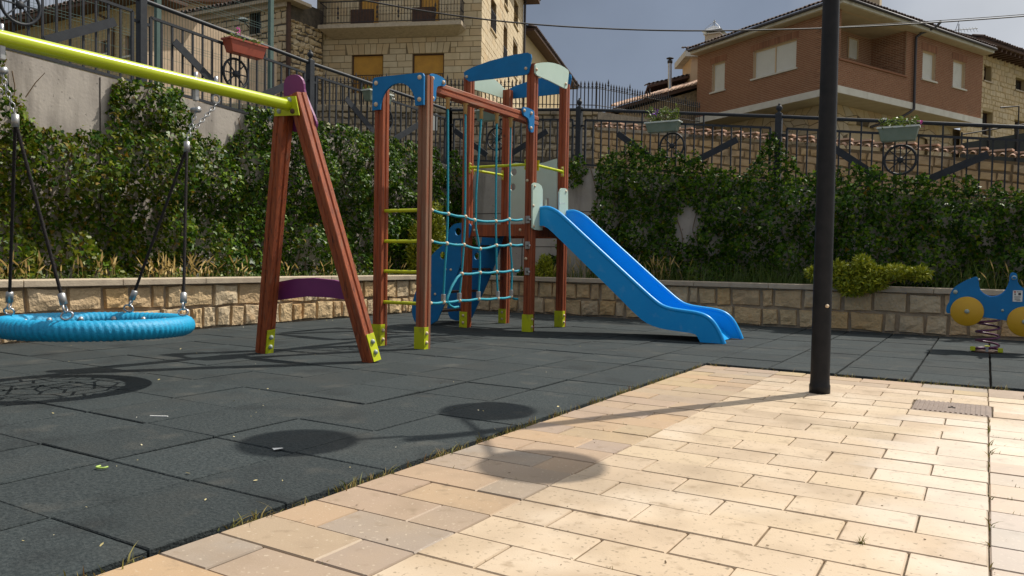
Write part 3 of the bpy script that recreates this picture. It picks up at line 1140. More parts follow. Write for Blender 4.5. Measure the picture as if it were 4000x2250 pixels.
def railing(name, label, P3, drop, mids):
    root = thing(name, label, 'railing', (P3[0][0], P3[0][1], P3[0][2] - drop))
    for p in P3:
        p = Vector(p)
        po = MB().box(p.x - 0.045, p.x + 0.045, p.y - 0.045, p.y + 0.045, p.z - drop, p.z + 0.045).build('post', 'iron', root, bevel=0.006)
        MB().lathe(p + Vector((0, 0, 0.045)), ZZ, [(0.03, 0), (0.03, 0.012), (0.016, 0.02), (0.02, 0.03), (0.042, 0.055), (0.045, 0.075), (0.034, 0.105), (0.014, 0.12), (0.02, 0.132), (0.0, 0.145)], 12).build('finial', 'iron', po)
    for (a, b), mid in zip(zip(P3[:-1], P3[1:]), mids):
        a = Vector(a)
        b = Vector(b)
        h = Vector((b.x - a.x, b.y - a.y, 0))
        L_ = h.length
        t = h / L_
        n = Vector((t.y, -t.x, 0))
        zs = lambda s: a.z + (b.z - a.z) * s / L_
        P = lambda s, d, o=0.0: Vector((a.x + t.x * s + n.x * o, a.y + t.y * s + n.y * o, zs(s) - d))
        MB().tube([P(0.03, 0), P(L_ - 0.03, 0)], 0.026, 10).build('handrail', 'iron', root)
        e0, e1 = 0.115, L_ - 0.115
        MB().bar(P(e0, 0.165), P(e1, 0.165), 0.03, 0.03).build('frame_rail', 'iron', root)
        MB().bar(P(e0, drop - 0.06), P(e1, drop - 0.06), 0.03, 0.03).build('frame_rail', 'iron', root)
        for e in (e0, e1):
            MB().bar(P(e, 0.1655), P(e, drop - 0.045), 0.03, 0.03, up=t).build('frame_upright', 'iron', root)
            q = 0.0 if e == e0 else L_
            for d in (0.26, drop - 0.2):
                MB().bar(P(q, d), P(e, d), 0.026, 0.03).build('stub', 'iron', root)
        nb = max(3, round((e1 - e0) / 0.138))
        for k in range(1, nb):
            s = e0 + (e1 - e0) * k / nb
            top = 0.012 if k in (nb // 3, nb - nb // 3) else 0.165
            z0 = zs(s) - drop + 0.07
            p = P(s, 0)
            inst('bar', bar_me, root, Matrix.Translation((p.x, p.y, z0)) @ Matrix.Rotation(math.atan2(t.y, t.x), 4, 'Z') @ Matrix.Diagonal((0.02, 0.02, zs(s) - top - z0, 1)))
        if mid is None:
            continue
        c = P(mid, 0.505, 0.03)
        wh = MB().tube(circle(c, t, ZZ, 0.19, 28), 0.016, 8, closed=True).build('cart_wheel', 'iron', root)
        for k in range(8):
            d = t * math.cos(k * math.pi / 4) + ZZ * math.sin(k * math.pi / 4)
            MB().bar(c + d * 0.03, c + d * 0.18, 0.014, 0.014, up=n).build('spoke', 'iron', wh)
        MB().lathe(c - n * 0.02, n, [(0, 0), (0.042, 0), (0.042, 0.03), (0.02, 0.045), (0, 0.045)], 12).build('hub', 'iron', wh)
        for sg, l0, l1 in ((-1, 0.9, 0.2), (1, 1.0, 0.24)):
            MB().bar(P(mid + sg * l0, 0.36, 0.036), P(mid + sg * l1, 0.79, 0.036), 0.012, 0.095, up=ZZ).build('brace_board', 'iron', root)
    return root


railing('iron_railing', 'dark iron railing with cart wheels along the sloping wall above the swing',
        [(-5.95, y, z) for y, z in RAIL_L], 1.02, [1.3, 1.3, 1.3, 1.6])
railing('iron_railing', 'dark iron railing with cart wheels on the wall behind the slide',
        [(x, 8.8, z) for x, z in RAIL_R], 0.95, [1.05, 1.6, 1.58, 1.55])

# ================================================================== hillside behind the walls
hm = MB()
us = [-1200, -200, 600, 1250, 1800, 2330, 2740, 3300, 4000, 5200]


def hz_(u, d):
    k = min(max((u - 2330) / 1700, 0), 1.3)
    near = 2.15 - 0.75 * k
    if d < 10:
        return near
    base = near + (d - 9.0) * (0.07 - 0.04 * k)
    if d > 27:
        base = near + 3.2 - 1.4 * k + (d - 27) * 0.02
    return base


ds = [9.0, 11, 14, 17, 20, 23, 26.2, 27.5, 34, 45, 70, 160]
for d in ds:
    for u in us:
        p = dep(u, 1000, d)
        hm.v.append((p.x, p.y, hz_(u, d)))
for j in range(len(ds) - 1):
    for i in range(len(us) - 1):
        q = [j * len(us) + i, j * len(us) + i + 1, (j + 1) * len(us) + i + 1, (j + 1) * len(us) + i]
        cpt = sum((Vector(hm.v[k]) for k in q), Vector()) / 4
        mn = [Vector(hm.v[k]) for k in q]
        if any(p.x > -6.15 and p.y < 9.0 for p in mn):
            continue
        hm.f.append(q)
        hm.sm.append(True)
struct(hm.build('hillside', 'hill_ground'))
# street strip directly behind the railings
st = MB()
st.add([(x, 8.955, z - 0.97) for x, z in RAIL_R] + [(x + 1.2, 12.2, z - 0.9) for x, z in RAIL_R], [(i, i + 1, 6 + i, 5 + i) for i in range(4)])
st.add([(-6.105, y, z - 1.04) for y, z in RAIL_L] + [(-8.6, y, z - 1.0) for y, z in RAIL_L], [(i, 5 + i, 6 + i, i + 1) for i in range(4)])
st.add([(-6.105, 8.8, 2.46), (-5.95, 8.955, 2.53), (-4.75, 12.2, 2.6), (-8.6, 12.2, 2.6), (-8.6, 8.8, 2.5)], [(0, 1, 2, 3, 4)])
struct(st.build('street', 'asphalt'))


# ================================================================== play tower with ladder, rope net and slide
def c1(x, y):                       # crop helpers: pixel in an enlarged detail -> photo pixel
    return 1400 + x * .4486, 200 + y * .4486


def c2(x, y):
    return 1400 + x * .4486, 750 + y * .4486


def c3(x, y):
    return 2000 + x * .5522, 600 + y * .5522


def c7(x, y):
    return 1600 + x * .3245, 850 + y * .3245


def c8(x, y):
    return 2050 + x * .207, 650 + y * .207


def cs(x, y):
    return 1000 + x * .4486, y * .4486


def post_profile(hw=0.05, gw=0.011, gd=0.009):
    """square post section with a groove down the middle of each face"""
    q = []
    for k in range(4):
        a = k * math.pi / 2
        ca, sa = math.cos(a), math.sin(a)
        for (x, y) in ((-hw + 0.006, -hw), (-gw, -hw), (-gw * 0.6, -hw + gd), (gw * 0.6, -hw + gd), (gw, -hw), (hw - 0.006, -hw)):
            q.append((x * ca - y * sa, x * sa + y * ca))
    return q


def post(root, p0, p1, name='post', mat='wood', side=XX, hw=0.05):
    p0 = Vector(p0)
    p1 = Vector(p1)
    a = (p1 - p0).normalized()
    sx = (side - a * side.dot(a)).normalized()
    sy = a.cross(sx)
    pr = post_profile(hw)
    m = MB()
    n = len(pr)
    v0 = [p0 + sx * x + sy * y for x, y in pr]
    v1 = [p1 + sx * x + sy * y for x, y in pr]
    m.add(v0 + v1, [(i, (i + 1) % n, n + (i + 1) % n, n + i) for i in range(n)] + [list(range(n, 2 * n)), list(range(n))[::-1]])
    return m.build(name, mat, root)


TW = thing('play_tower', 'wooden climbing tower with blue slide, rope net, ladder and blue and mint panels', 'play tower', (-2.05, 5.0, 0))
P1 = Vector((-2.415, 2.85, 0))
P2 = Vector((-1.925, 2.875, 0))
T1 = Vector((-2.925, 5.02, 0))
T2 = Vector((-2.89, 5.85, 0))
T3 = Vector((-2.05, 5.02, 0))
T4 = Vector((-2.085, 5.88, 0))
for p, h, mt in ((P1, 2.46, 'wood'), (P2, 2.46, 'wood_grey'), (T1, 3.0, 'wood'), (T2, 3.0, 'wood'), (T3, 3.05, 'wood'), (T4, 3.0, 'wood')):
    post(TW, p, p + Vector((0, 0, h)), 'post', mt)


def shoe(root, p, faces, h=0.2):
    """folded lime steel shoe round a post foot; faces = sides it covers"""
    m = MB()
    w_ = 0.0535
    for f in faces:
        if f == '-y':
            m.box(p.x - w_ - 0.004, p.x + w_, p.y - w_ - 0.005, p.y - w_, 0, h)
        if f == '+y':
            m.box(p.x - w_ - 0.004, p.x + w_, p.y + w_, p.y + w_ + 0.005, 0, h)
        if f == '+x':
            m.box(p.x + w_, p.x + w_ + 0.005, p.y - w_ - 0.004, p.y + 0.004, 0, h)
        if f == '-x':
            m.box(p.x - w_ - 0.005, p.x - w_, p.y - w_, p.y + w_, 0, h)
    s = m.build('base_shoe', 'lime', root, bevel=0.001)
    for z in (0.06, 0.145):
        if '+x' in faces:
            bolt(s, Vector((p.x + w_ + 0.005, p.y - 0.024, z)), XX, 0.017)
        if '-y' in faces and '+x' not in faces:
            bolt(s, Vector((p.x, p.y - w_ - 0.005, z)), -YY, 0.017)
    return s


for p, fc in ((P1, ('-y', '+x')), (P2, ('-y', '+x')), (T3, ('-y', '+x')), (T4, ('-y', '+x'))):
    shoe(TW, p, fc)
shoe(TW, T1, ('-y', '-x'), 0.19)
shoe(TW, T2, ('-y', '-x'), 0.19)

# ladder rungs
for z in (0.407, 0.695, 0.975, 1.258):
    MB().tube([(P1.x + 0.045, P1.y + 0.002, z), (P2.x - 0.045, P2.y - 0.002, z)], 0.0165, 12).build('rung', 'lime', TW)

# arched blue board over the ladder
yb = P1.y - 0.055
x0, x1 = P1.x - 0.055, P2.x + 0.05
out_ = [(x0, 2.185), (x0 + 0.095, 2.185)]
cxm, rr_ = (x0 + x1) / 2 + 0.0, (x1 - x0) / 2 - 0.095
for k in range(0, 19):
    a = math.pi - math.pi * k / 18
    out_.append((cxm + rr_ * math.cos(a), 2.2 + 0.205 * math.sin(a)))
out_ += [(x1 - 0.095, 2.185), (x1, 2.185), (x1, 2.44), (x1 - 0.012, 2.463), (x1 - 0.035, 2.472), (x0 + 0.035, 2.485), (x0 + 0.012, 2.478), (x0, 2.455)]
MB().panel([(a, yb, c) for a, c in out_], (0, -0.019, 0)).build('arch_board', 'blue_panel', TW, bevel=0.003)
for xx in (x0 + 0.045, x1 - 0.045):
    for zz_ in (2.235, 2.43):
        bolt(TW, Vector((xx, yb - 0.019, zz_)), -YY, 0.021)

# overhead beam and the small corner plates
bx_ = -1.99
post(TW, (bx_, P2.y - 0.05, 2.40), (bx_, T3.y - 0.04, 2.395), 'beam', 'wood_y', side=ZZ)
for pts_, xo in (([(608, 210), (640, 192), (745, 240), (750, 310), (690, 300), (665, 320), (662, 440), (608, 430)], -1.935 + 0.0),
                 ([(1420, 490), (1440, 485), (1510, 512), (1522, 540), (1518, 700), (1500, 712), (1478, 690), (1475, 600), (1455, 575), (1422, 555)], -1.935)):
    q = [nx(*c1(*p), xo) for p in pts_]
    MB().panel(chaikin(q, 1), (0.019, 0, 0)).build('corner_plate', 'blue_panel', TW, bevel=0.002)
for p in ((645, 237), (740, 272), (645, 410), (1443, 517), (1505, 541), (1502, 670)):
    bolt(TW, nx(*c1(*p), -1.915), XX, 0.019)

# rope net between ladder and tower
NXP = -1.985
topz = 2.345
TOPS = [(780, 385), (933, 430), (1072, 475), (1206, 520), (1328, 565)]
yt = [nx(*c1(*p), NXP).y for p in TOPS]
K1 = [(780, 190), (930, 215), (1010, 245), (1195, 255), (1313, 238)]
K2 = [(768, 448), (918, 460), (1058, 495), (1200, 465), (1320, 458)]
K3 = [None, (900, 712), (1058, 702), (1203, 695), (1340, 683)]
K4 = [(740, 958), (878, 945), (1045, 930), (1213, 925), (1330, 912)]


def npt(p, o=0.0):
    return nx(*c2(*p), NXP + o)


for i in range(5):
    MB().lathe((NXP, yt[i], topz + 0.01), -ZZ, [(0.032, 0), (0.032, 0.012), (0.019, 0.02), (0.019, 0.11), (0.0, 0.11)], 12).build('rope_socket', 'tan_cap', TW)
    P = [Vector((NXP, yt[i], topz - 0.08)), npt(K1[i]), npt(K2[i])]
    if K3[i]:
        P.append(npt(K3[i]))
    else:
        P.append(npt((750, 700)))
    P.append(npt(K4[i]) + Vector((0, 0, 0.03)))
    P = smooth_open(P, 1)
    MB().tube(P, 0.0105, 8).build('hanging_rope', 'rope_teal', TW)
    e = npt(K4[i])
    MB().box(NXP - 0.016, NXP + 0.016, e.y - 0.018, e.y + 0.018, e.z + 0.005, e.z + 0.075).build('rope_clip', 'alu', TW, bevel=0.003)
ends = [((640, 158), (1425, 240)), ((638, 428), (1425, 460)), (None, (1400, 683)), ((628, 967), (1385, 932))]
for r, (K, (e0, e1)) in enumerate(zip((K1, K2, K3, K4), ends)):
    P = []
    pts_ = ([e0] if e0 else []) + [k for k in K if k] + [e1]
    if r == 2:
        pts_ = [(870, 1000), (830, 1008), (790, 985), (768, 940), (810, 830), (860, 745)] + pts_
    for a, b in zip(pts_[:-1], pts_[1:]):
        P.append(npt(a))
        mid = ((a[0] + b[0]) / 2, (a[1] + b[1]) / 2 + (0 if r == 2 and a[0] < 890 else 10))
        P.append(npt(mid))
    P.append(npt(pts_[-1]))
    MB().tube(smooth_open(P, 2), 0.013, 8).build('net_rope', 'rope_teal', TW)
    for k in K:
        if k:
            c = npt(k)
            MB().lathe(c - Vector((0.0, 0.02, 0)), YY, [(0.0, -0.004), (0.014, 0), (0.021, 0.012), (0.022, 0.02), (0.021, 0.028), (0.014, 0.04), (0, 0.044)], 10).build('rope_joint', 'cream_cap', TW)
    if e0:
        MB().lathe(npt(e0) - Vector((0, 0.03, 0)), YY, [(0.0, 0), (0.02, 0.0), (0.02, 0.02), (0.012, 0.05), (0, 0.05)], 10).build('rope_end', 'cream_cap', TW)
for z in (1.285, 0.992, 0.693):
    MB().box(T3.x - 0.03, T3.x + 0.03, T3.y - 0.062, T3.y - 0.052, z - 0.042, z + 0.042).build('clamp_plate', 'alu', TW, bevel=0.003)
    MB().tube([(T3.x, T3.y - 0.065, z), (NXP, T3.y - 0.12, z)], 0.012, 8).build('clamp_eye', 'galv', TW)
bolt(TW, Vector((T3.x - 0.02, T3.y - 0.052, 0.84)), -YY, 0.017)
bolt(TW, Vector((T3.x - 0.02, T3.y - 0.052, 1.73)), -YY, 0.017)

# deck
MB().box(T1.x - 0.03, T3.x + 0.03, 5.075, 5.8, 1.2, 1.235).build('deck', 'wood', TW)
for y0, y1 in ((5.0, 5.03), (5.86, 5.89)):
    MB().box(T1.x + 0.052, T3.x - 0.052, y0, y1, 1.1, 1.235).build('deck_board', 'wood', TW)
for xa in (T1.x, T3.x):
    MB().box(xa - 0.015, xa + 0.015, 5.075, 5.8, 1.1, 1.198).build('deck_board', 'wood', TW)
bolt(TW, Vector((T1.x + 0.12, 4.998, 1.17)), -YY, 0.017)
bolt(TW, Vector((T3.x - 0.12, 4.998, 1.17)), -YY, 0.017)

# roof boards
ROOF_F = [(925, 190), (935, 240), (970, 266), (1200, 240), (1470, 206), (1490, 188), (1514, 60), (1508, 28), (1480, 15), (1350, 35), (1150, 88), (1000, 143), (940, 175)]
q = [ny(*c1(*p), 4.96) for p in ROOF_F]
MB().panel(q, (0, -0.019, 0)).build('roof_board', 'blue_panel', TW, bevel=0.003)
qb = [Vector((p.x, 5.935, p.z - 0.02)) for p in q]
MB().panel(qb, (0, 0.019, 0)).build('roof_board', 'blue_panel', TW, bevel=0.003)
ROOF_R = [(1530, 122), (1548, 108), (1590, 100), (1640, 98), (1690, 105), (1740, 120), (1780, 140), (1815, 165), (1822, 185), (1808, 318), (1800, 328), (1785, 325), (1660, 262), (1545, 212), (1530, 190)]
q = [nx(*c1(*p), -1.992) for p in ROOF_R]
MB().panel(q, (0.019, 0, 0)).build('roof_board', 'mint_panel', TW, bevel=0.003)
ymid = 5.45
ql = [Vector((-2.982, 2 * ymid - p.y, p.z + 0.0)) for p in q]
MB().panel(ql, (-0.019, 0, 0)).build('roof_board', 'mint_panel', TW, bevel=0.003)
for p in ((943, 222), (1458, 150)):
    bolt(TW, ny(*c1(*p), 4.939), -YY, 0.018)
for p in ((1550, 160), (1805, 285)):
    bolt(TW, nx(*c1(*p), -1.97), XX, 0.018)

# lime guard rails with flanges
ZR = 1.915
for a, b in ((Vector((T1.x, 4.985, ZR)), Vector((T3.x, 4.985, ZR))), (Vector((T1.x - 0.0, T1.y + 0.05, ZR - 0.01)), Vector((T2.x - 0.0, T2.y - 0.05, ZR - 0.01))), (Vector((T3.x + 0.03, T3.y + 0.05, ZR - 0.0)), Vector((T4.x + 0.04, T4.y - 0.05, ZR - 0.0)))):
    d = (b - a).normalized()
    r_ = MB().tube([a + d * 0.04, b - d * 0.04], 0.016, 12).build('guard_rail', 'lime', TW)
    for e, s in ((a, 1), (b, -1)):
        MB().bar(e + d * s * 0.053 + Vector((0, 0, -0.06)), e + d * s * 0.053 + Vector((0, 0, 0.06)), 0.034, 0.008, up=d).build('flange', 'lime', r_)
        for dz in (-0.042, 0.042):
            bolt(r_, e + d * s * 0.058 + Vector((0, 0, dz)), d * s, 0.015, 'tan_cap')

# mint back board with round holes and slots
yb2 = 5.80
q = [ny(*c1(*p), yb2) for p in ((1316, 1000), (1335, 980), (1370, 970), (1430, 976), (1530, 982), (1620, 968), (1725, 935), (1725, 1445), (1700, 1500), (1316, 1500))]
sc1 = .4486 * 9.3 / F
hl = [circle(ny(*c1(*p), yb2), XX, ZZ, 30 * sc1 * 1.12, 20) for p in ((1352, 1052), (1342, 1182))]


def slot(c, w_, h):
    pts_ = []
    for k in range(9):
        a = math.pi * k / 8
        pts_.append(c + XX * (w_ / 2 * math.cos(a)) + ZZ * (h / 2 - w_ / 2 + w_ / 2 * math.sin(a)))
    for k in range(9):
        a = math.pi + math.pi * k / 8
        pts_.append(c + XX * (w_ / 2 * math.cos(a)) + ZZ * (-h / 2 + w_ / 2 + w_ / 2 * math.sin(a)))
    return pts_


hl += [slot(ny(*c1(x_, y_), yb2), 0.045, 0.13) for x_, y_ in ((1598, 1335), (1645, 1322))]
MB().panel(q, (0, 0.019, 0), hl).build('back_board', 'mint_panel', TW, bevel=0.002)

# mint cheek plates either side of the slide mouth
xp = -1.992
pa = [(122, 350), (140, 318), (170, 308), (240, 325), (290, 370), (312, 440), (310, 760), (310, 1205), (250, 1205), (150, 1190), (122, 1160)]
pb = [(628, 500), (650, 440), (680, 412), (730, 412), (770, 430), (790, 470), (792, 830), (792, 1240), (640, 1240), (622, 1180)]
for pp in (pa, pb):
    q = [nx(*c8(*p), xp) for p in pp]
    MB().panel(q, (0.019, 0, 0)).build('cheek_plate', 'mint_panel', TW, bevel=0.002)
for p in ((185, 375), (160, 745), (170, 1130), (775, 475)):
    bolt(TW, nx(*c8(*p), xp + 0.019), XX, 0.016)
for k, (dx_, w_) in enumerate(((0, 22), (26, 14), (44, 12), (62, 12), (80, 14), (96, 10))):     # small embossed mark
    a = nx(*c8(660 + dx_, 708 - (k % 2) * 6), xp + 0.0195)
    MB().box(a.x, a.x + 0.002, a.y, a.y + w_ * 0.00062, a.z, a.z + (0.012 if k else 0.02)).build('maker_mark', 'sign_white', TW)

# slide
yn, yf = 5.10, 5.80
RIM = [(195, 386), (240, 378), (292, 395), (345, 432), (460, 540), (700, 762), (900, 947), (1030, 1064), (1100, 1096), (1200, 1112), (1300, 1126), (1365, 1146), (1410, 1180), (1445, 1228), (1475, 1290), (1497, 1336)]
LOW = [(180, 510), (235, 512), (300, 570), (500, 768), (700, 962), (900, 1165), (975, 1212), (1060, 1240), (1180, 1258), (1290, 1273), (1312, 1296), (1330, 1339)]
rim = [ny(*c3(*p), yn) for p in RIM]
low = [ny(*c3(*p), yn) for p in LOW]
for p in (rim[-1], low[-1]):
    p.z = 0.004
SL = None
for ya, yb_ in ((yn, yn + 0.035), (yf - 0.035, yf)):
    q = [Vector((p.x, ya, p.z)) for p in smooth_open(rim, 1)] + [Vector((p.x, ya, p.z)) for p in smooth_open(low, 1)[::-1]]
    o_ = MB().panel(q, (0, yb_ - ya, 0)).build('slide_side', 'slide_blue', TW, bevel=0.008)
    MB().tube([Vector((p.x, (ya + yb_) / 2, p.z - 0.004)) for p in smooth_open(rim, 2)], 0.024, 10).build('slide_rim', 'slide_blue', o_)
bed = []
for p in LOW[:-2]:
    a = ny(*c3(*p), yn)
    bed.append(a)
bed = smooth_open(bed, 2)
m = MB()
V1 = [Vector((p.x, yn + 0.03, p.z + 0.055)) for p in bed]
V2 = [Vector((p.x, yf - 0.03, p.z + 0.055)) for p in bed]
V3 = [Vector((p.x, yn + 0.03, p.z + 0.03)) for p in bed]
V4 = [Vector((p.x, yf - 0.03, p.z + 0.03)) for p in bed]
n_ = len(bed)
m.add(V1 + V2, [(i, n_ + i, n_ + i + 1, i + 1) for i in range(n_ - 1)], True)
m.add(V3 + V4, [(i, i + 1, n_ + i + 1, n_ + i) for i in range(n_ - 1)], True)
m.add([V1[-1], V2[-1], V4[-1], V3[-1]], [(0, 1, 2, 3)])
m.build('slide_bed', 'slide_blue', TW)
m = MB()
lip = [Vector((V1[-1].x, 0, V1[-1].z)), Vector((V1[-1].x + 0.06, 0, V1[-1].z - 0.02)), Vector((low[-1].x + 0.14, 0, 0.005))]
for a, b in zip(lip[:-1], lip[1:]):
    m.add([(a.x, yn + 0.03, a.z), (a.x, yf - 0.03, a.z), (b.x, yf - 0.03, b.z), (b.x, yn + 0.03, b.z)], [(0, 3, 2, 1)])
m.build('slide_lip', 'slide_blue', TW)

# leaning blue climbing stringers with treads
STR = [(700, 66), (640, 64), (560, 76), (505, 128), (480, 205), (472, 300), (400, 345), (310, 425), (255, 500), (185, 640), (120, 820), (65, 980), (46, 1090), (58, 1190), (98, 1292), (330, 1299), (420, 1085), (520, 860), (610, 640), (665, 480), (715, 300), (760, 160), (760, 80)]
q = [ny(*c7(*p), 5.02) for p in STR]
for p in q:
    p.z = max(p.z, 0.004)
s7 = .3245 * 8.9 / F
for ya in (5.0, 5.76):
    hl = [circle(Vector((ny(*c7(*p), 5.02).x, ya, ny(*c7(*p), 5.02).z)), XX, ZZ, r_ * s7, 22) for p, r_ in (((605, 170), 50), ((418, 455), 50), ((250, 815), 48))]
    o_ = MB().panel([Vector((p.x, ya, p.z)) for p in chaikin(q, 1)], (0, -0.019, 0), hl).build('climbing_board', 'blue_panel', TW, bevel=0.002)
    for p in ((455, 622), (520, 628), (330, 920), (585, 325)):
        c = ny(*c7(*p), 5.02)
        bolt(o_, Vector((c.x, ya - 0.019, c.z)), -YY, 0.016)
for p in ((560, 330), (520, 620), (390, 895), (250, 1130)):
    c = ny(*c7(*p), 5.02)
    MB().box(c.x - 0.05, c.x + 0.09, 5.005, 5.735, c.z - 0.012, c.z + 0.012).build('tread', 'timber_dark', TW)

# ================================================================== swing frame with nest seat
AP = Vector((-2.22, 1.58, 2.02))
SW = thing('swing_frame', 'wooden A-frame swing with lime crossbeam, purple boards and lime feet', 'swing', (-2.22, 1.85, 0))
NFAR = -1.5
fl = Vector((-2.79, 1.80, 0))
fr_ = Vector((-1.665, 1.885, 0))


def aframe(flp, frp, ap, sgn):
    ax = (frp - flp)
    upn = Vector((0, ap.y - (flp.y + frp.y) / 2, ap.z)).normalized()
    side = Vector((1, 0, 0))
    tl = ap + Vector((-0.1, 0.0, 0.02))
    tr = ap + Vector((0.03, 0.0, 0.06))
    post(SW, flp, tl, 'leg', 'wood', side=XX, hw=0.055)
    post(SW, frp, tr, 'leg', 'wood_grey' if False else 'wood', side=XX, hw=0.055)
    nrm = Vector((0, 1, 0)) if sgn > 0 else Vector((0, -1, 0))
    return nrm


aframe(fl, fr_, AP, 1)
fl2, fr2, AP2 = Vector((-2.79, -1.75, 0)), Vector((-1.665, -1.82, 0)), Vector((-2.22, -1.5, 2.02))
aframe(fl2, fr2, AP2, -1)
MB().tube([AP2 + Vector((0, 0.06, -0.03)), AP + Vector((0, -0.06, -0.03))], 0.0445, 20).build('crossbeam', 'lime_gloss', SW)
# plates in the leaning plane of the frame
slope_n = (Vector((0, 1, 0)) * 2.02 + Vector((0, 0, 1)) * 0.27).normalized()      # outward normal of the near A-frame


def fpl(u, v, off):
    return pln(u, v, AP + slope_n * off, slope_n)


pl_ = [fpl(*cs(*p), -0.062) for p in ((172, 905), (180, 848), (350, 836), (382, 1003), (165, 1012))]
bp_ = MB().panel(pl_, -slope_n * 0.008).build('beam_bracket', 'lime', SW, bevel=0.002)
for p, mm in (((292, 870), 'grey_cap'), ((202, 968), 'grey_cap'), ((318, 968), 'timber_dark')):
    bolt(bp_, fpl(*cs(*p), -0.072), -slope_n, 0.02, mm)
pp = [(240, 760), (243, 715), (262, 672), (320, 645), (375, 658), (412, 705), (420, 800), (455, 890), (520, 1045), (529, 1090), (515, 1125), (490, 1145), (400, 1150), (310, 1150), (300, 1080), (262, 900), (240, 830)]
MB().panel(chaikin([fpl(*cs(*p), 0.064) for p in pp], 1), slope_n * 0.019).build('head_board', 'purple', SW, bevel=0.003)


def c6(x, y):
    return 950 + x * .828, 250 + y * .828


pp = [(140, 1032), (240, 1014), (330, 1010), (430, 1020), (540, 1048), (558, 1112), (480, 1112), (400, 1101), (300, 1097), (140, 1118)]
MB().panel([fpl(*c6(*p), 0.064) for p in pp], slope_n * 0.019).build('tie_board', 'purple', SW, bevel=0.003)
for (a, b, c) in ((fl, AP + Vector((-0.1, 0, 0.02)), 1), (fr_, AP + Vector((0.03, 0, 0.06)), 1)):
    d = (b - a).normalized()
    s_ = (XX - d * XX.dot(d)).normalized()
    k = d.cross(s_)
    o_ = MB().bar(a + s_ * 0.06, a + s_ * 0.06 + d * 0.22, 0.085, 0.008, up=s_).build('foot_plate', 'lime', SW, bevel=0.001)
    for h in (0.07, 0.155):
        bolt(o_, a + s_ * 0.066 + d * h, s_, 0.02, 'grey_cap')
for (a, b) in ((fl2, AP2), (fr2, AP2)):
    d = (b - a).normalized()
    s_ = (XX - d * XX.dot(d)).normalized()
    MB().bar(a + s_ * 0.06, a + s_ * 0.06 + d * 0.22, 0.085, 0.008, up=s_).build('foot_plate', 'lime', SW, bevel=0.001)

# nest seat
NC = Vector((-2.265, 0.02, 0.37))
NS = thing('nest_swing', 'round blue rope-wrapped nest seat hanging on dark ropes from the lime beam', 'nest swing', (NC.x, NC.y, 0.3))
R0, r0 = 0.5, 0.061
TLT = 0.02                                   # the seat hangs slightly tipped
m = MB()
nu, nv = 432, 14
wr = 92
for i in range(nu):
    a = 2 * math.pi * i / nu
    for j in range(nv):
        b_ = 2 * math.pi * j / nv
        rr_ = r0 * (0.9 + 0.15 * abs(math.sin(a * wr / 2 + 1.6 * b_)) ** 0.7)
        x_ = (R0 + rr_ * math.cos(b_)) * math.cos(a)
        y_ = (R0 + rr_ * math.cos(b_)) * math.sin(a)
        m.v.append((NC.x + x_, NC.y + y_, NC.z + rr_ * 0.97 * math.sin(b_) - TLT * (x_ * HF.x + y_ * HF.y)))
for i in range(nu):
    for j in range(nv):
        i2, j2 = (i + 1) % nu, (j + 1) % nv
        m.f.append((i * nv + j, i2 * nv + j, i2 * nv + j2, i * nv + j2))
        m.sm.append(True)
m.build('seat_ring', 'rope_blue', NS)
m = MB()


def nn(r_, a):
    return Vector((NC.x + r_ * math.cos(a), NC.y + r_ * math.sin(a), NC.z - 0.02 - 0.05 * (1 - r_ / 0.48) - TLT * r_ * (math.cos(a) * HF.x + math.sin(a) * HF.y)))


for k, r_ in enumerate((0.12, 0.235, 0.35)):
    nk = (6, 12, 16)[k]
    m.tube([nn(r_ + (0.02 if i % 2 else -0.015), 2 * math.pi * i / nk) for i in range(nk)], 0.008, 6, closed=True)
    for i in range(nk):
        a = 2 * math.pi * i / nk
        r2 = (0.235, 0.35, 0.49)[k]
        da = math.pi / (12, 16, 24)[k] * (1 if i % 2 else -1)
        m.tube([nn(r_, a), nn(r2, a + da)], 0.008, 6)
for i in range(3):
    m.tube([nn(0.12, i * math.pi / 3), nn(0.12, i * math.pi / 3 + math.pi)], 0.008, 6)
m.build('seat_net', 'rope_dark', NS)
for k in range(14):
    a = 2 * math.pi * (k + 0.3) / 14
    c = Vector((NC.x + (R0 - 0.06) * math.cos(a), NC.y + (R0 - 0.06) * math.sin(a), NC.z + 0.015 - TLT * R0 * (math.cos(a) * HF.x + math.sin(a) * HF.y)))
    MB().lathe(c, ZZ, [(0, -0.012), (0.016, -0.01), (0.018, 0.005), (0.01, 0.018), (0, 0.02)], 8).build('net_clip', 'alu', NS)
ANG = {0: rad(42), 1: rad(128), 2: rad(-48), 3: rad(-138)}
att = [Vector((NC.x + R0 * math.cos(ANG[k]), NC.y + R0 * math.sin(ANG[k]), NC.z + 0.058 - TLT * R0 * (math.cos(ANG[k]) * HF.x + math.sin(ANG[k]) * HF.y))) for k in range(4)]
fer = Vector((-2.22, 0.62, 1.545))
fer2 = Vector((-2.22, -0.48, 1.545))
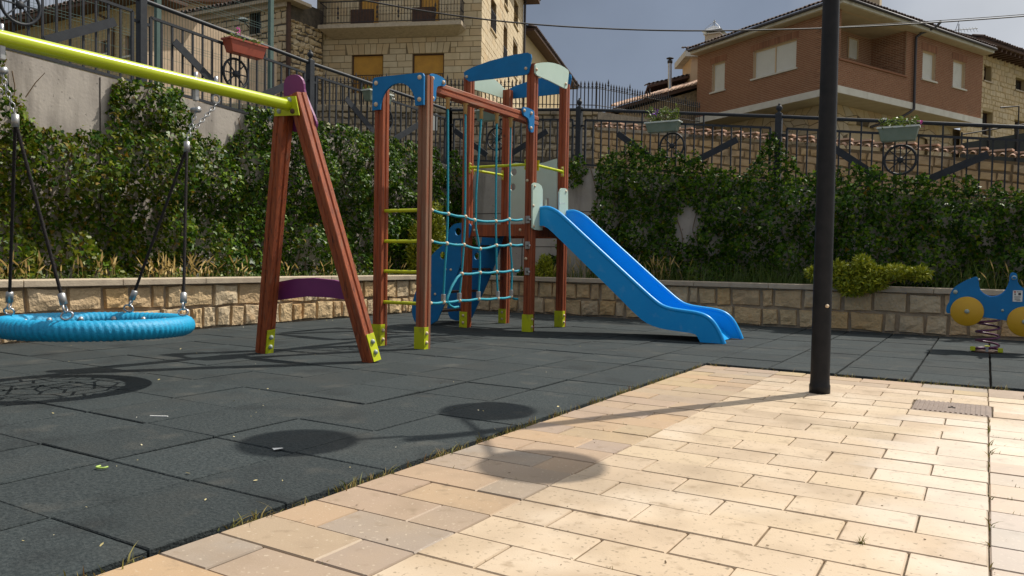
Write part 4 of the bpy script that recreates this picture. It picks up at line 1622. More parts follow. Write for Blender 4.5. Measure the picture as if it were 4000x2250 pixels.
for pair, fe in (((0, 1), fer), ((2, 3), fer2)):
    for k in pair:
        a = att[k]
        d = (fe - a).normalized()
        MB().tube([a + d * 0.1, fe], 0.0095, 10).build('suspension_rope', 'rope_dark', NS)
        MB().lathe(a + d * 0.095, d, [(0, 0), (0.021, 0), (0.021, 0.06), (0.012, 0.066), (0, 0.066)], 12).build('ferrule', 'alu', NS)
        MB().tube(circle(a + d * 0.03, d, d.orthogonal(), 0.022, 14), 0.006, 8, closed=True).build('shackle', 'steel', NS)
        MB().tube(circle(a + d * 0.07, d, d.cross(d.orthogonal()), 0.022, 14), 0.006, 8, closed=True).build('shackle', 'galv', NS)
    s = 1 if fe.y > 0 else -1
    MB().lathe(fe - Vector((0, 0, 0.03)), ZZ, [(0, 0), (0.02, 0), (0.02, 0.07), (0, 0.07)], 12).build('ferrule', 'alu', NS)
    hang = Vector((-2.22, fe.y + 0.07 * s, 1.93))
    hang2 = Vector((-2.22, fe.y + 0.235 * s, 1.935))

    def chain(p0, p1, r_=0.0125, mat='galv'):
        L_ = (p1 - p0).length
        k_ = max(2, int(L_ / 0.03))
        d = (p1 - p0).normalized()
        o1 = d.orthogonal().normalized()
        o2 = d.cross(o1)
        mm = MB()
        for i in range(k_):
            c = p0 + d * (L_ * (i + 0.5) / k_)
            s_ = o1 if i % 2 else o2
            pts_ = [c + d * (0.02 * math.cos(2 * math.pi * j / 10)) + s_ * (r_ * math.sin(2 * math.pi * j / 10)) for j in range(10)]
            mm.tube(pts_, 0.0035, 6, closed=True)
        return mm.build('chain', mat, NS)
    chain(fe + Vector((0, 0, 0.04)), hang + Vector((0, 0, -0.13)))
    chain(hang2 + Vector((0, 0, -0.06)), hang + Vector((0, -0.0, -0.24)))
    MB().box(-2.236, -2.204, hang.y - 0.016, hang.y + 0.016, 1.87, 1.95).build('hanger', 'alu', NS, bevel=0.006)
    MB().lathe(hang + Vector((-0.035, 0, -0.12)), XX, [(0, 0), (0.02, 0), (0.02, 0.07), (0, 0.07)], 12).build('hanger_bearing', 'galv', NS)
    MB().tube(circle(hang2 + Vector((0, 0, -0.02)), ZZ, YY, 0.03, 14), 0.008, 8, closed=True).build('eye_bolt', 'galv', NS)
    for h in (hang, hang2):
        MB().lathe(h + Vector((0, 0, 0.1)), ZZ, [(0.013, 0), (0.013, 0.035), (0.0, 0.04)], 10).build('nut', 'steel', NS)

# ================================================================== street lamp
LP = Vector((1.56, 2.485, 0))
ST = thing('street_lamp', 'tall dark grey lamp post standing on the cream paving', 'street lamp', LP)
MB().lathe(LP, ZZ, [(0.0, 0.0), (0.064, 0.0), (0.064, 0.05), (0.06, 0.06), (0.0585, 0.1), (0.056, 1.2), (0.047, 3.3), (0.043, 3.85), (0.0, 3.86)], 28).build('pole', 'pole_paint', ST)
MB().lathe(LP + Vector((0.036, -0.052, 0.56)), Vector((0.57, -0.82, 0)), [(0, 0), (0.011, 0), (0.011, 0.012), (0, 0.014)], 10).build('access_bolt', 'cream_cap', ST)
LC = LP + Vector((0, 0, 3.62))
for dx_, dy_ in ((0.62, -0.2), (-0.17, 0.63), (-0.46, -0.46)):
    d = Vector((dx_, dy_, 0))
    e = LC + d
    MB().tube(smooth_open([LC + Vector((0, 0, -0.25)), LC + d * 0.4 + Vector((0, 0, -0.05)), LC + d * 0.8 + Vector((0, 0, 0.16)), e + Vector((0, 0, 0.12))], 2), 0.017, 10).build('arm', 'pole_paint', ST)
    h_ = MB().lathe(e, ZZ, [(0.0, 0.12), (0.04, 0.12), (0.09, 0.09), (0.25, 0.02), (0.26, 0.0), (0.25, -0.012), (0.1, -0.012), (0.0, -0.012)], 32).build('lamp_shade', 'pole_paint', ST)
    MB().lathe(e, -ZZ, [(0.09, 0.012), (0.085, 0.05), (0.04, 0.08), (0, 0.085)], 20).build('lamp_glass', 'white_rim', h_)

# ================================================================== spring rocker car
SB = Vector((2.477, 6.1, 0))
SR = thing('spring_rocker', 'blue two-sided spring rocker car with yellow wheels on a purple spring', 'spring rocker', SB)


def ck(x, y):
    return 3650 + x * .2484, 1040 + y * .2484


yc = 5.985
CAR = [(182, 735), (186, 645), (205, 600), (235, 562), (240, 470), (262, 400), (310, 332), (400, 270), (510, 215), (620, 172), (655, 165), (688, 198), (697, 260), (700, 340), (740, 408), (815, 462), (900, 484), (990, 474), (1080, 430), (1145, 350), (1185, 250), (1192, 150), (1210, 108), (1250, 96), (1290, 112), (1305, 150), (1312, 270), (1400, 345), (1500, 385), (1590, 440), (1640, 540), (1660, 700), (1655, 925), (1450, 905), (1200, 865), (900, 818), (720, 800), (500, 772), (290, 745)]
q = [ny(*ck(*p), yc) for p in CAR]
m1 = MB().panel(chaikin(q, 1), (0, 0.019, 0)).build('side_board', 'blue_panel', SR, bevel=0.003)
m2 = MB().panel(chaikin([Vector((p.x, 6.215, p.z)) for p in q], 1), (0, 0.019, 0)).build('side_board', 'blue_panel', SR, bevel=0.003)
for cxy in ((512, 708), (1418, 872)):
    c = ny(*ck(*cxy), yc)
    for ys, dr in ((yc, -1), (6.234, 1)):
        wl = MB().lathe(Vector((c.x, ys, c.z)), YY * dr, [(0, 0), (0.142, 0), (0.142, 0.014), (0.137, 0.019), (0, 0.019)], 40).build('wheel', 'wheel_yellow', SR)
        bolt(wl, Vector((c.x, ys + dr * 0.019, c.z)), YY * dr, 0.022, 'grey_cap')
for p, r_ in (((330, 405), 0.021), ((1252, 180), 0.022), ((1072, 694), 0.013)):
    bolt(SR, ny(*ck(*p), yc), -YY, r_, 'grey_cap')
a = ny(*ck(1252, 180), yc)
MB().tube([(a.x, 5.86, a.z), (a.x, 6.36, a.z)], 0.014, 12).build('handle_bar', 'blue_panel', SR)
a = ny(*ck(700, 210), yc)
MB().tube([(a.x, 5.95, a.z), (a.x, 6.25, a.z)], 0.008, 8).build('tie_rod', 'grey_cap', SR)
s0_, s1_ = ny(*ck(740, 420), yc), ny(*ck(1080, 440), yc)
MB().box(s0_.x + 0.02, s1_.x - 0.01, 6.004, 6.215, s0_.z - 0.06, s0_.z - 0.04).build('seat', 'blue_panel', SR)
MB().box(SB.x - 0.13, SB.x + 0.13, 6.004, 6.215, 0.43, 0.45).build('mounting_plate', 'lime', SR)
m = MB()
P = []
for k in range(190):
    a = 2 * math.pi * k / 36.0
    h = 0.03 + 0.40 * max(0, (k - 20)) / 169.0
    P.append((SB.x + 0.098 * math.cos(a), SB.y + 0.098 * math.sin(a), h))
m.tube(P, 0.0105, 8)
m.build('coil_spring', 'spring', SR)
MB().lathe(SB, ZZ, [(0, 0), (0.13, 0), (0.13, 0.012), (0, 0.012)], 24).build('ground_plate', 'timber_dark', SR)
for dx_, dy_ in ((-0.12, -0.05), (0.11, -0.07), (0.0, 0.12)):
    MB().box(SB.x + dx_ - 0.022, SB.x + dx_ + 0.022, SB.y + dy_ - 0.02, SB.y + dy_ + 0.02, 0.01, 0.05).build('spring_clamp', 'lime', SR, bevel=0.003)
MB().box(SB.x - 0.012, SB.x + 0.012, SB.y - 0.125, SB.y - 0.1, 0.012, 0.06).build('clamp_bolt', 'galv', SR)
pa_, pb_ = ny(*ck(1236, 378), yc), ny(*ck(1382, 560), yc)
pq = MB().box(pa_.x, pb_.x, yc - 0.006, yc - 0.001, pb_.z, pa_.z).build('notice_plate', 'sign_white', SR)
W_, H_ = pb_.x - pa_.x, pa_.z - pb_.z


def mark(x0, x1, z0, z1, mt='ink'):
    MB().box(pa_.x + W_ * x0, pa_.x + W_ * x1, yc - 0.0075, yc - 0.0062, pa_.z - H_ * z1, pa_.z - H_ * z0).build('printed_line', mt, pq)


mark(0.12, 0.3, 0.06, 0.22, 'ink_red')
mark(0.4, 0.86, 0.1, 0.15)
mark(0.16, 0.3, 0.28, 0.4)
mark(0.56, 0.84, 0.22, 0.42)
for k in range(4):
    mark(0.16, 0.84 - 0.1 * (k % 2), 0.5 + k * 0.055, 0.515 + k * 0.055)
mark(0.2, 0.76, 0.74, 0.77)
mark(0.2, 0.8, 0.82, 0.86)
mark(0.4, 0.8, 0.9, 0.93)
for xx in (0.06, 0.94):
    for zz_ in (0.04, 0.96):
        mark(xx - 0.02, xx + 0.02, zz_ - 0.015, zz_ + 0.015)


# ================================================================== buildings and walls on the hill
def ang(a):
    return HF * math.cos(rad(a)) + HR * math.sin(rad(a))


def window(root, fr, h, depth=0.14, mat='shutter', frame='shutter_frame', sill='slab_white', split=0, name='window', fw=0.05, half=0.0):
    """h = (s0, s1, z0, z1) opening; frame, blind or pane, sill"""
    a, b, c, d = h
    m = MB()
    fbox(m, fr, a, a + fw, c, d, -depth, -depth + 0.05)
    fbox(m, fr, b - fw, b, c, d, -depth, -depth + 0.05)
    fbox(m, fr, a + fw, b - fw, d - fw, d, -depth, -depth + 0.05)
    if split:
        fbox(m, fr, (a + b) / 2 - fw / 2, (a + b) / 2 + fw / 2, c, d - fw, -depth, -depth + 0.05)
    wn = m.build(name, frame, root)
    m = MB()
    fbox(m, fr, a + 0.004, b - 0.004, c + half * (d - c), d - 0.004, -depth - 0.03, -depth + 0.015)
    m.build('blind' if 'shutter' in mat else 'pane', mat, wn)
    if half:
        m = MB()
        fbox(m, fr, a + 0.004, b - 0.004, c, c + half * (d - c), -depth - 0.03, -depth)
        m.build('pane', 'glass_dark', wn)
    if sill:
        m = MB()
        fbox(m, fr, a - 0.09, b + 0.09, c - 0.06, c + 0.005, -depth + 0.002, 0.07)
        m.build('sill', sill, wn)
    return wn


def eave_tiles(root, p0, p1, inward, pitch=0.21, r=0.085, ln=0.55, rise=0.3, mat='roof_tile_dark', name='roof_tile'):
    """row of half-round roof tiles along an eave from p0 to p1, running up the slope"""
    p0 = Vector(p0)
    p1 = Vector(p1)
    d = (p1 - p0)
    n = max(2, int(d.length / pitch))
    t = d.normalized()
    up = (Vector(inward).normalized() + ZZ * rise).normalized()
    k = t.cross(up)
    if k.z < 0:
        k = -k
    key = (name, mat, round(r, 3), round(ln, 3))
    if key not in _b:
        m = MB()
        sg = 8
        for e, rr2 in ((0, 1.0), (1, 0.9)):
            for i in range(sg + 1):
                a = math.pi * i / sg
                m.v.append((math.cos(a) * rr2, e, math.sin(a) * rr2))
        for e, rr2 in ((0, 0.8), (1, 0.7)):
            for i in range(sg + 1):
                a = math.pi * i / sg
                m.v.append((math.cos(a) * rr2, e, math.sin(a) * rr2))
        q = sg + 1
        for i in range(sg):
            m.f.append((i, i + 1, q + i + 1, q + i))
            m.f.append((2 * q + i, 3 * q + i, 3 * q + i + 1, 2 * q + i + 1))
            m.f.append((i, 2 * q + i, 2 * q + i + 1, i + 1))
            m.sm += [True, True, False]
        _b[key] = m.mesh(name, mat)
    for i in range(n):
        p = p0 + d * ((i + 0.5) / n)
        inst(name, _b[key], root, frame4(t, up, k, p + ZZ * rng.uniform(-0.012, 0.012), (r, ln * rng.uniform(0.95, 1.05), r)))


# ---------------- brick house
K = dep(3272, 340, 30)
FL = Fr(K, ang(-27.5))
FR_ = Fr(K, ang(55.7))
BH = thing('brick_house', 'large red brick house with white slab band, pale roller blinds and corner loggia', 'house', (K.x, K.y, 4.0))
ZB, ZT = 7.63, 10.5                       # brick from slab top to eave
ZS = ZB - 0.27
w1 = rect_uv(FL, 2783, 250, 2829, 350)
w1 = (w1[0], w1[1], 8.62, 9.9)
w2 = (2.07, 4.43, 8.73, 9.9)
w3 = (5.93, 6.97, 8.74, 9.93)
w4 = (8.44, 9.49, 8.75, 9.93)
LOG = (0.12, 4.65, 8.66, ZT)
LL, LRt = 8.0, 11.06
m = MB()
wall_sheet(m, FL, 0.0, LL, ZB, ZT, [w1, w2], 0.14, -0.012)
wall_sheet(m, FR_, 0.0, LRt, ZB, ZT, [w3, w4, LOG], 0.14, -0.012)
m.build('wall', 'brick_mortar', BH)
# loggia recess
m = MB()
bk = -1.55
m.add([FR_.p(0.34, 8.0, bk), FR_.p(LOG[1], 8.0, bk), FR_.p(LOG[1], ZT, bk), FR_.p(0.34, ZT, bk)], [(0, 1, 2, 3)])
m.add([FR_.p(LOG[1], 8.0, bk), FR_.p(LOG[1], 8.0, -0.02), FR_.p(LOG[1], ZT, -0.02), FR_.p(LOG[1], ZT, bk)], [(0, 1, 2, 3)])
m.add([FL.p(0.2, 8.0, -0.16), FL.p(2.0, 8.0, -0.16), FL.p(2.0, ZT, -0.16), FL.p(0.2, ZT, -0.16)], [(0, 1, 2, 3)])
m.add([FR_.p(0, 8.02, 0), FR_.p(LOG[1], 8.02, 0), FR_.p(LOG[1], 8.02, bk), FR_.p(0.3, 8.02, bk)], [(0, 1, 2, 3)])
m.build('loggia', 'brick_mortar', BH)
FB = FR_.off(0, bk)
wl_ = rect_uv(FB, 3310, 145, 3346, 234)
wl_ = (wl_[0], wl_[1], max(wl_[2], 8.7), wl_[3])
window(BH, FB, wl_, depth=-0.02, sill=None)
FS = Fr(FR_.p(LOG[1], 0, bk), FR_.n, -FR_.t)
items = []
for fr, a, b, z0, z1, hs in ((FL, 0.0, LL, ZB, ZT, [w1, w2]), (FR_, 0.0, LRt, ZB, ZT, [w3, w4, LOG]), (FB, 0.4, LOG[1], 8.3, ZT, [wl_]), (FS, 0.0, 1.53, 8.3, ZT, [])):
    k = 0
    z = z0
    while z < z1 - 0.03:
        off = 0.125 if k % 2 else 0.0
        s = a - off
        while s < b - 0.02:
            s_, e_ = max(s, a), min(s + 0.25, b)
            s += 0.25
            zt = min(z + 0.0717, z1)
            ok = True
            for h in hs:
                if min(h[3], zt) - max(h[2], z) > 0.02 and min(h[1], e_) - max(h[0], s_) > 0.0:
                    if s_ < h[0] - 0.02:
                        e_ = h[0]
                    elif e_ > h[1] + 0.02:
                        s_ = h[1]
                    else:
                        ok = False
                    break
            if ok and e_ - s_ > 0.03:
                items.append((fr, [(s_ + 0.006, z + 0.009), (e_ - 0.006, z + 0.009), (e_ - 0.006, zt - 0.009), (s_ + 0.006, zt - 0.009)], rng.uniform(0.0, 0.004), 0.001, 0, 1, 0.011))
        z += 0.0717
        k += 1
lay(BH, 'brick', 'brick', items, 300)
# soldier-course lintels stand proud
for fr, h in ((FL, w1), (FL, w2), (FR_, w3), (FR_, w4)):
    s = h[0] - 0.12
    while s < h[1] + 0.12:
        MB().add(*stone(fr, [(s + 0.005, h[3] + 0.01), (s + 0.066, h[3] + 0.01), (s + 0.066, h[3] + 0.3), (s + 0.005, h[3] + 0.3)], 0.012, 0.001, 0, 1, 0.0)).build('lintel_brick', 'brick', BH)
        s += 0.0717
window(BH, FL, w1)
window(BH, FL, w2, split=1)
window(BH, FR_, w3)
window(BH, FR_, w4)
m = MB()
fbox(m, FR_, LOG[0] - 0.1, LOG[1] + 0.05, 8.6, 8.665, -0.2, 0.06)
m.build('parapet_cap', 'brick', BH)
# slab band and soffits
cor = lambda a, b: FL.o + FL.n * a + (FR_.n * b)


def corner_pt(o):
    """corner of the outline offset o outwards on both faces"""
    t1, n1, t2, n2 = FL.t, FL.n, FR_.t, FR_.n
    det = t1.x * (-t2.y) - (-t2.x) * t1.y
    r_ = (n2 - n1) * o
    s_ = (r_.x * (-t2.y) - (-t2.x) * r_.y) / det
    return FL.o + n1 * o + t1 * s_


def ring(o, z):
    c = corner_pt(o)
    a = FL.p(LL, 0, o)
    b = FR_.p(LRt, 0, o)
    return [Vector((a.x, a.y, z)), Vector((c.x, c.y, z)), Vector((b.x, b.y, z))]


def band(mb, o0, o1, z0, z1):
    A, B, C_, D_ = ring(o0, z0), ring(o1, z0), ring(o1, z1), ring(o0, z1)
    for i in range(2):
        for P_, Q_ in ((A, B), (B, C_), (C_, D_), (D_, A)):
            mb.add([P_[i], P_[i + 1], Q_[i + 1], Q_[i]], [(0, 1, 2, 3)])
    for i in (0, 2):
        mb.add([A[i], B[i], C_[i], D_[i]], [(0, 1, 2, 3)])


m = MB()
band(m, -1.3, 0.06, ZS, ZB)
m.build('slab_band', 'slab_white', BH)
m = MB()
band(m, -1.32, 0.055, ZS - 0.012, ZS - 0.004)
m.build('soffit', 'soffit', BH)
m = MB()
band(m, -1.6, 0.42, ZT + 0.004, ZT + 0.05)
m.build('eave_soffit', 'soffit', BH)
m = MB()
band(m, 0.36, 0.47, ZT + 0.03, ZT + 0.22)
m.build('fascia', 'slab_white', BH)
e0 = ring(0.52, ZT + 0.25)
e0[0] += FL.t * 0.25
e0[2] += FR_.t * 0.15
m = MB()
m.tube([p - ZZ * 0.02 for p in ring(0.55, ZT + 0.19)], 0.06, 8)
m.build('gutter', 'gutter', BH)
# hipped roof planes
back = FL.p(LL, 0, 0) + FR_.t * LRt
apx = (FL.p(LL * 0.5, 0, 0) + FR_.t * LRt * 0.32)
apx.z = ZT + 1.9
apx2 = (FL.p(LL * 0.5, 0, 0) + FR_.t * LRt * 0.72)
apx2.z = ZT + 1.9
bk_ = Vector((back.x, back.y, ZT + 0.25)) + FL.t * 0.25 + FR_.t * 0.15
m = MB()
m.add([e0[0], e0[1], apx], [(0, 1, 2)])
m.add([e0[1], e0[2], apx2, apx], [(0, 1, 2, 3)])
m.add([e0[2], bk_, apx2], [(0, 1, 2)])
m.add([bk_, e0[0], apx, apx2], [(0, 1, 2, 3)])
rf = m.build('roof', 'roof_tile_dark', BH)
eave_tiles(BH, e0[0] + ZZ * 0.02, e0[1] + ZZ * 0.02, -FL.n, rise=0.42)
eave_tiles(BH, e0[1] + ZZ * 0.02, e0[2] + ZZ * 0.02, -FR_.n, rise=0.42)
# chimneys on the roof
c = dep(2789, 160, 39.5)
ch = MB().box(c.x - 0.36, c.x + 0.36, c.y - 0.36, c.y + 0.36, c.z - 1.2, c.z + 0.25).build('chimney', 'flagstone', BH, bevel=0.02)
MB().box(c.x - 0.42, c.x + 0.42, c.y - 0.42, c.y + 0.42, c.z + 0.25, c.z + 0.3).build('chimney_slab', 'slab_white', ch)
m = MB()
hb = c + ZZ * 0.42
for sx in (-1, 1):
    for sy in (-1, 1):
        m.box(hb.x + sx * 0.26 - 0.02, hb.x + sx * 0.26 + 0.02, hb.y + sy * 0.26 - 0.02, hb.y + sy * 0.26 + 0.02, hb.z - 0.13, hb.z + 0.02)
        pth = [hb + Vector((sx * 0.42, sy * 0.42, 0.02)), hb + Vector((sx * 0.3, sy * 0.3, 0.2)), hb + Vector((sx * 0.12, sy * 0.12, 0.42)), hb + Vector((sx * 0.02, sy * 0.02, 0.5)), hb + Vector((sx * 0.06, sy * 0.06, 0.56))]
        m.tube(smooth_open(pth, 1), 0.012, 6)
m.add([hb + Vector((-0.5, -0.5, 0)), hb + Vector((0.5, -0.5, 0)), hb + Vector((0.5, 0.5, 0)), hb + Vector((-0.5, 0.5, 0)), hb + Vector((0, 0, 0.36))], [(0, 1, 4), (1, 2, 4), (2, 3, 4), (3, 0, 4), (0, 3, 2, 1)])
m.tube([hb + ZZ * 0.3, hb + ZZ * 0.62], 0.025, 8)
m.build('chimney_hood', 'galv', ch)
c = dep(3396, 0, 38)
ch = MB().box(c.x - 0.5, c.x + 0.5, c.y - 0.4, c.y + 0.4, c.z - 1.2, c.z + 0.8).build('chimney', 'flagstone', BH, bevel=0.02)
# downpipe
dp = [FR_.p(*FR_.uv(3603, 100), 0.78), FR_.p(*FR_.uv(3600, 120), 0.6), FR_.p(*FR_.uv(3570, 140), 0.1), FR_.p(*FR_.uv(3569, 170), 0.09), FR_.p(*FR_.uv(3562, 415), 0.09)]
s_e, z_e = FR_.uv(3562, 430)
dp += [FR_.p(s_e, z_e, 0.09), FR_.p(s_e - 0.5, z_e - 0.35, -0.2), FR_.p(s_e - 1.5, z_e - 0.75, -0.9)]
MB().tube(smooth_open(dp, 1), 0.055, 10).build('downpipe', 'gutter', BH)
# recessed flagstone ground storey
FL2, FR2 = FL.off(0, -1.25), FR_.off(0, -1.25)
cp = corner_pt(-1.25)
m = MB()
sL = (cp - FL2.o).dot(FL2.t)
sR = (cp - FR2.o).dot(FR2.t)
gar = rect_uv(FR2, 3312, 478, 3450, 560)
gar = (gar[0], gar[1], 4.0, gar[3])
dr = rect_uv(FR2, 3585, 535, 3622, 590)
dr = (dr[0], dr[1], 4.0, dr[3])
wall_sheet(m, FL2, sL, LL, 4.0, ZS, [], 0.1, 0)
wall_sheet(m, FR2, sR, LRt + 3.0, 4.0, ZS, [gar, dr], 0.12, 0)
m.build('ground_storey', 'flag_mortar', BH)
m = MB()
fbox(m, FR2, gar[0], gar[1], gar[2], gar[3], -0.2, -0.12)
m.build('garage_door', 'beige_door', BH)
m = MB()
fbox(m, FR2, dr[0], dr[1], dr[2], dr[3], -0.2, -0.12)
m.build('door', 'beige_door', BH)
items = []


def crazy(fr, s0, s1, z0, z1, cw, chh, holes):
    """irregular interlocking flagstones from a jittered lattice"""
    nu_, nv_ = int((s1 - s0) / cw), int((z1 - z0) / chh)
    G = {}
    for j in range(nv_ + 1):
        for i in range(nu_ + 1):
            js = rng.uniform(-0.36, 0.36) * cw * (0 if i in (0, nu_) else 1)
            jz = rng.uniform(-0.36, 0.36) * chh * (0 if j in (0, nv_) else 1)
            G[i, j] = (s0 + (s1 - s0) * i / nu_ + js + (0.5 * cw if j % 2 and 0 < i < nu_ else 0), z0 + (z1 - z0) * j / nv_ + jz)
    for j in range(nv_):
        for i in range(nu_):
            q = [G[i, j], G[i + 1, j], G[i + 1, j + 1], G[i, j + 1]]
            cx2, cz2 = sum(a[0] for a in q) / 4, sum(a[1] for a in q) / 4
            if any(h[0] - 0.1 < cx2 < h[1] + 0.1 and h[2] < cz2 < h[3] + 0.1 for h in holes):
                continue
            q = [(a[0] + (cx2 - a[0]) * 0.05, a[1] + (cz2 - a[1]) * 0.06) for a in q]
            items.append((fr, q, rng.uniform(0.015, 0.035), 0.015, 0.004, 2, 0.0))


crazy(FL2, sL, LL, 4.3, ZS, 0.42, 0.36, [])
crazy(FR2, sR, LRt, 4.3, ZS, 0.42, 0.36, [gar, dr])
lay(BH, 'flagstone', 'flagstone', items, 220)
# television aerial on the roof behind
an = dep(3745, 118, 38)
AE = thing('tv_aerial', 'thin television aerial standing on the brick house roof', 'aerial', an - ZZ * 1.3)
MB().tube([an - ZZ * 1.3, an + ZZ * 0.3], 0.02, 6).build('mast', 'wire', AE)
bm = MB().tube([an - HR * 0.2, an + HR * 0.9 + ZZ * 0.1], 0.018, 6).build('boom', 'wire', AE)
for k in range(6):
    p = an + HR * (0.1 + 0.15 * k) + ZZ * 0.01 * k
    MB().tube([p - ZZ * 0.14 - HF * 0.1, p + ZZ * 0.14 + HF * 0.1], 0.008, 5).build('element', 'wire', bm)
for sg in (-1, 1):
    MB().tube([an - HR * 0.15, an - HR * 0.02 + ZZ * 0.4 * sg], 0.014, 5).build('reflector', 'wire', bm)

# ---------------- ashlar building with balcony
Q0 = dep(1880, 200, 35)
FA = Fr(Q0, ang(-81))
FQ = Fr(Q0, ang(9))
AB = thing('stone_building', 'tall ashlar stone building with iron balcony and orange roller blinds', 'building', (Q0.x, Q0.y, 5.5))
wa = (4.5, 5.97, 8.3, 10.01)
wb = (1.69, 3.13, 8.3, 9.98)
da = (4.74, 5.65, 11.16, 13.6)
db = (1.93, 2.83, 11.12, 13.6)
LA = 7.65
side_h = []
for (u0, v0, u1, v1) in ((1917, 0, 1938, 128), (1966, 100, 1981, 262), (2007, 5, 2024, 105), (1970, -60, 1984, 28), (2003, 165, 2021, 300)):
    s0_, _z = FQ.uv(u0, (v0 + v1) / 2)
    s1_, _z2 = FQ.uv(u1, (v0 + v1) / 2)
    zc = (FQ.uv((u0 + u1) / 2, v0)[1], FQ.uv((u0 + u1) / 2, v1)[1])
    side_h.append((s0_, s1_, min(zc), max(zc)))
m = MB()
wall_sheet(m, FA, 0.0, LA, 5.0, 14.6, [wa, wb, da, db], 0.25, -0.02)
wall_sheet(m, FQ, 0.0, 12.4, 5.0, 16.2, side_h, 0.3, -0.02)
m.add([FA.p(LA, 5.0), FA.p(LA, 14.6), FA.p(LA, 14.6) + FQ.t * 12.4, FA.p(LA, 5.0) + FQ.t * 12.4], [(0, 1, 2, 3)])
m.add([FA.p(0, 14.6), FA.p(LA, 14.6), FA.p(LA, 14.6) + FQ.t * 12.4, FA.p(0, 14.6) + FQ.t * 12.4], [(0, 1, 2, 3)])
m.build('wall', 'ashlar_mortar', AB)
items = []
vous = [(wa[0] - 0.3, wa[1] + 0.3, 9.99, 10.48), (wb[0] - 0.3, wb[1] + 0.3, 9.99, 10.48)]
for zb0, zb1 in ((6.4, 8.3), (8.3, 9.99), (9.99, 10.48), (10.48, 11.14), (11.14, 14.6)):
  for q in rows(0.0, LA, zb0, zb1, (0.22, 0.34), (0.4, 0.85), 0.022, [wa, wb, da, db] + vous):
    items.append((FA, q, rng.uniform(0.0, 0.012), 0.006, 0, 1, 0.018))
for v_ in vous:                                           # fan of voussoirs over each lower window
    nv2 = 7
    for k in range(nv2):
        f0, f1 = k / nv2, (k + 1) / nv2
        lo0, lo1 = v_[0] + 0.1 + (v_[1] - v_[0] - 0.2) * f0, v_[0] + 0.1 + (v_[1] - v_[0] - 0.2) * f1
        up0, up1 = v_[0] + (v_[1] - v_[0]) * f0, v_[0] + (v_[1] - v_[0]) * f1
        items.append((FA, [(lo0 + 0.01, v_[2] + 0.01), (lo1 - 0.01, v_[2] + 0.01), (up1 - 0.01, v_[3] - 0.01), (up0 + 0.01, v_[3] - 0.01)], 0.014, 0.006, 0, 1, 0.018))
for q in rows(0.0, 12.4, 6.8, 16.2, (0.24, 0.34), (0.45, 0.9), 0.02, side_h):
    items.append((FQ, q, rng.uniform(0.0, 0.012), 0.006, 0, 1, 0.018))
lay(AB, 'ashlar_block', 'ashlar', items, 300)
for h in (wa, wb):
    wn = window(AB, FA, h, 0.16, 'shutter_orange', 'timber_dark', None, half=0.0)
    hb_ = 9.08
    m = MB()                                              # low iron guard across the window
    fbox(m, FA, h[0], h[1], hb_ - 0.03, hb_, 0.02, 0.05)
    for k in range(15):
        s = h[0] + (h[1] - h[0]) * (k + 0.5) / 15
        fbox(m, FA, s - 0.009, s + 0.009, h[2], hb_ - 0.03, 0.026, 0.044)
    m.build('window_guard', 'iron_black', wn)
for h in (da, db):
    wn = window(AB, FA, h, 0.2, 'shutter_orange', 'timber_dark', None, half=0.0)
    m = MB()                                              # wicker screen propped against the balcony railing
    fbox(m, FA, h[0] + 0.0, h[1] + 0.15, 11.2, 11.82, 0.62, 0.66)
    m.build('balcony_screen', 'timber_dark', AB)
for h in side_h:
    wn = window(AB, FQ, h, 0.34, 'shutter_orange', 'timber_dark', 'ashlar', half=0.55)
    if h[2] < 13:
        m = MB()
        for k in range(9):
            s = h[0] + (h[1] - h[0]) * (k + 0.5) / 9
            fbox(m, FQ, s - 0.015, s + 0.015, h[2], h[2] + 0.9, 0.0, 0.03)
        fbox(m, FQ, h[0], h[1], h[2] + 0.9, h[2] + 0.94, 0.0, 0.03)
        m.build('window_guard', 'iron_black', wn)
m = MB()
B0, B1, BD = 0.72, 7.25, 0.85
fbox(m, FA, B0, B1, 10.97, 11.14, 0.0, BD)
m.add([FA.p(B0, 10.97, BD), FA.p(B1, 10.97, BD), FA.p(B1 - 0.35, 10.72, 0.005), FA.p(B0 + 0.35, 10.72, 0.005), FA.p(B0, 10.97, 0.005), FA.p(B1, 10.97, 0.005)], [(0, 1, 2, 3), (0, 3, 4), (1, 5, 2)])
bal = m.build('balcony', 'cap_stone', AB)
m = MB()
for s0_, s1_, n0, n1 in ((B0 + 0.06, B1 - 0.06, BD - 0.1, BD - 0.07),):
    fbox(m, FA, s0_, s1_, 12.12, 12.16, n0, n1)
    fbox(m, FA, s0_, s1_, 11.22, 11.245, n0, n1)
for s in (B0 + 0.06, B1 - 0.09):
    fbox(m, FA, s, s + 0.03, 12.12, 12.16, 0.0, BD - 0.1)
    fbox(m, FA, s, s + 0.03, 11.22, 11.245, 0.0, BD - 0.1)
m.build('balcony_rail', 'iron_black', bal)
bb_me = MB().lathe((0, 0, 0), ZZ, [(0.011, 0), (0.011, 0.42), (0.022, 0.46), (0.011, 0.5), (0.011, 0.9)], 6).mesh('baluster', 'iron_black')
bf_me = MB().lathe((0, 0, 0), ZZ, [(0.011, 0), (0.011, 0.12), (0.05, 0.2), (0.02, 0.3), (0.055, 0.42), (0.02, 0.52), (0.05, 0.62), (0.011, 0.74), (0.011, 0.9)], 7).mesh('baluster', 'iron_black')
nb = 46
for k in range(nb + 1):
    s = B0 + 0.075 + (B1 - B0 - 0.15) * k / nb
    inst('baluster', bf_me if k in (8, 20, 27, 40) else bb_me, bal, Matrix.Translation(FA.p(s, 11.23, BD - 0.085)))
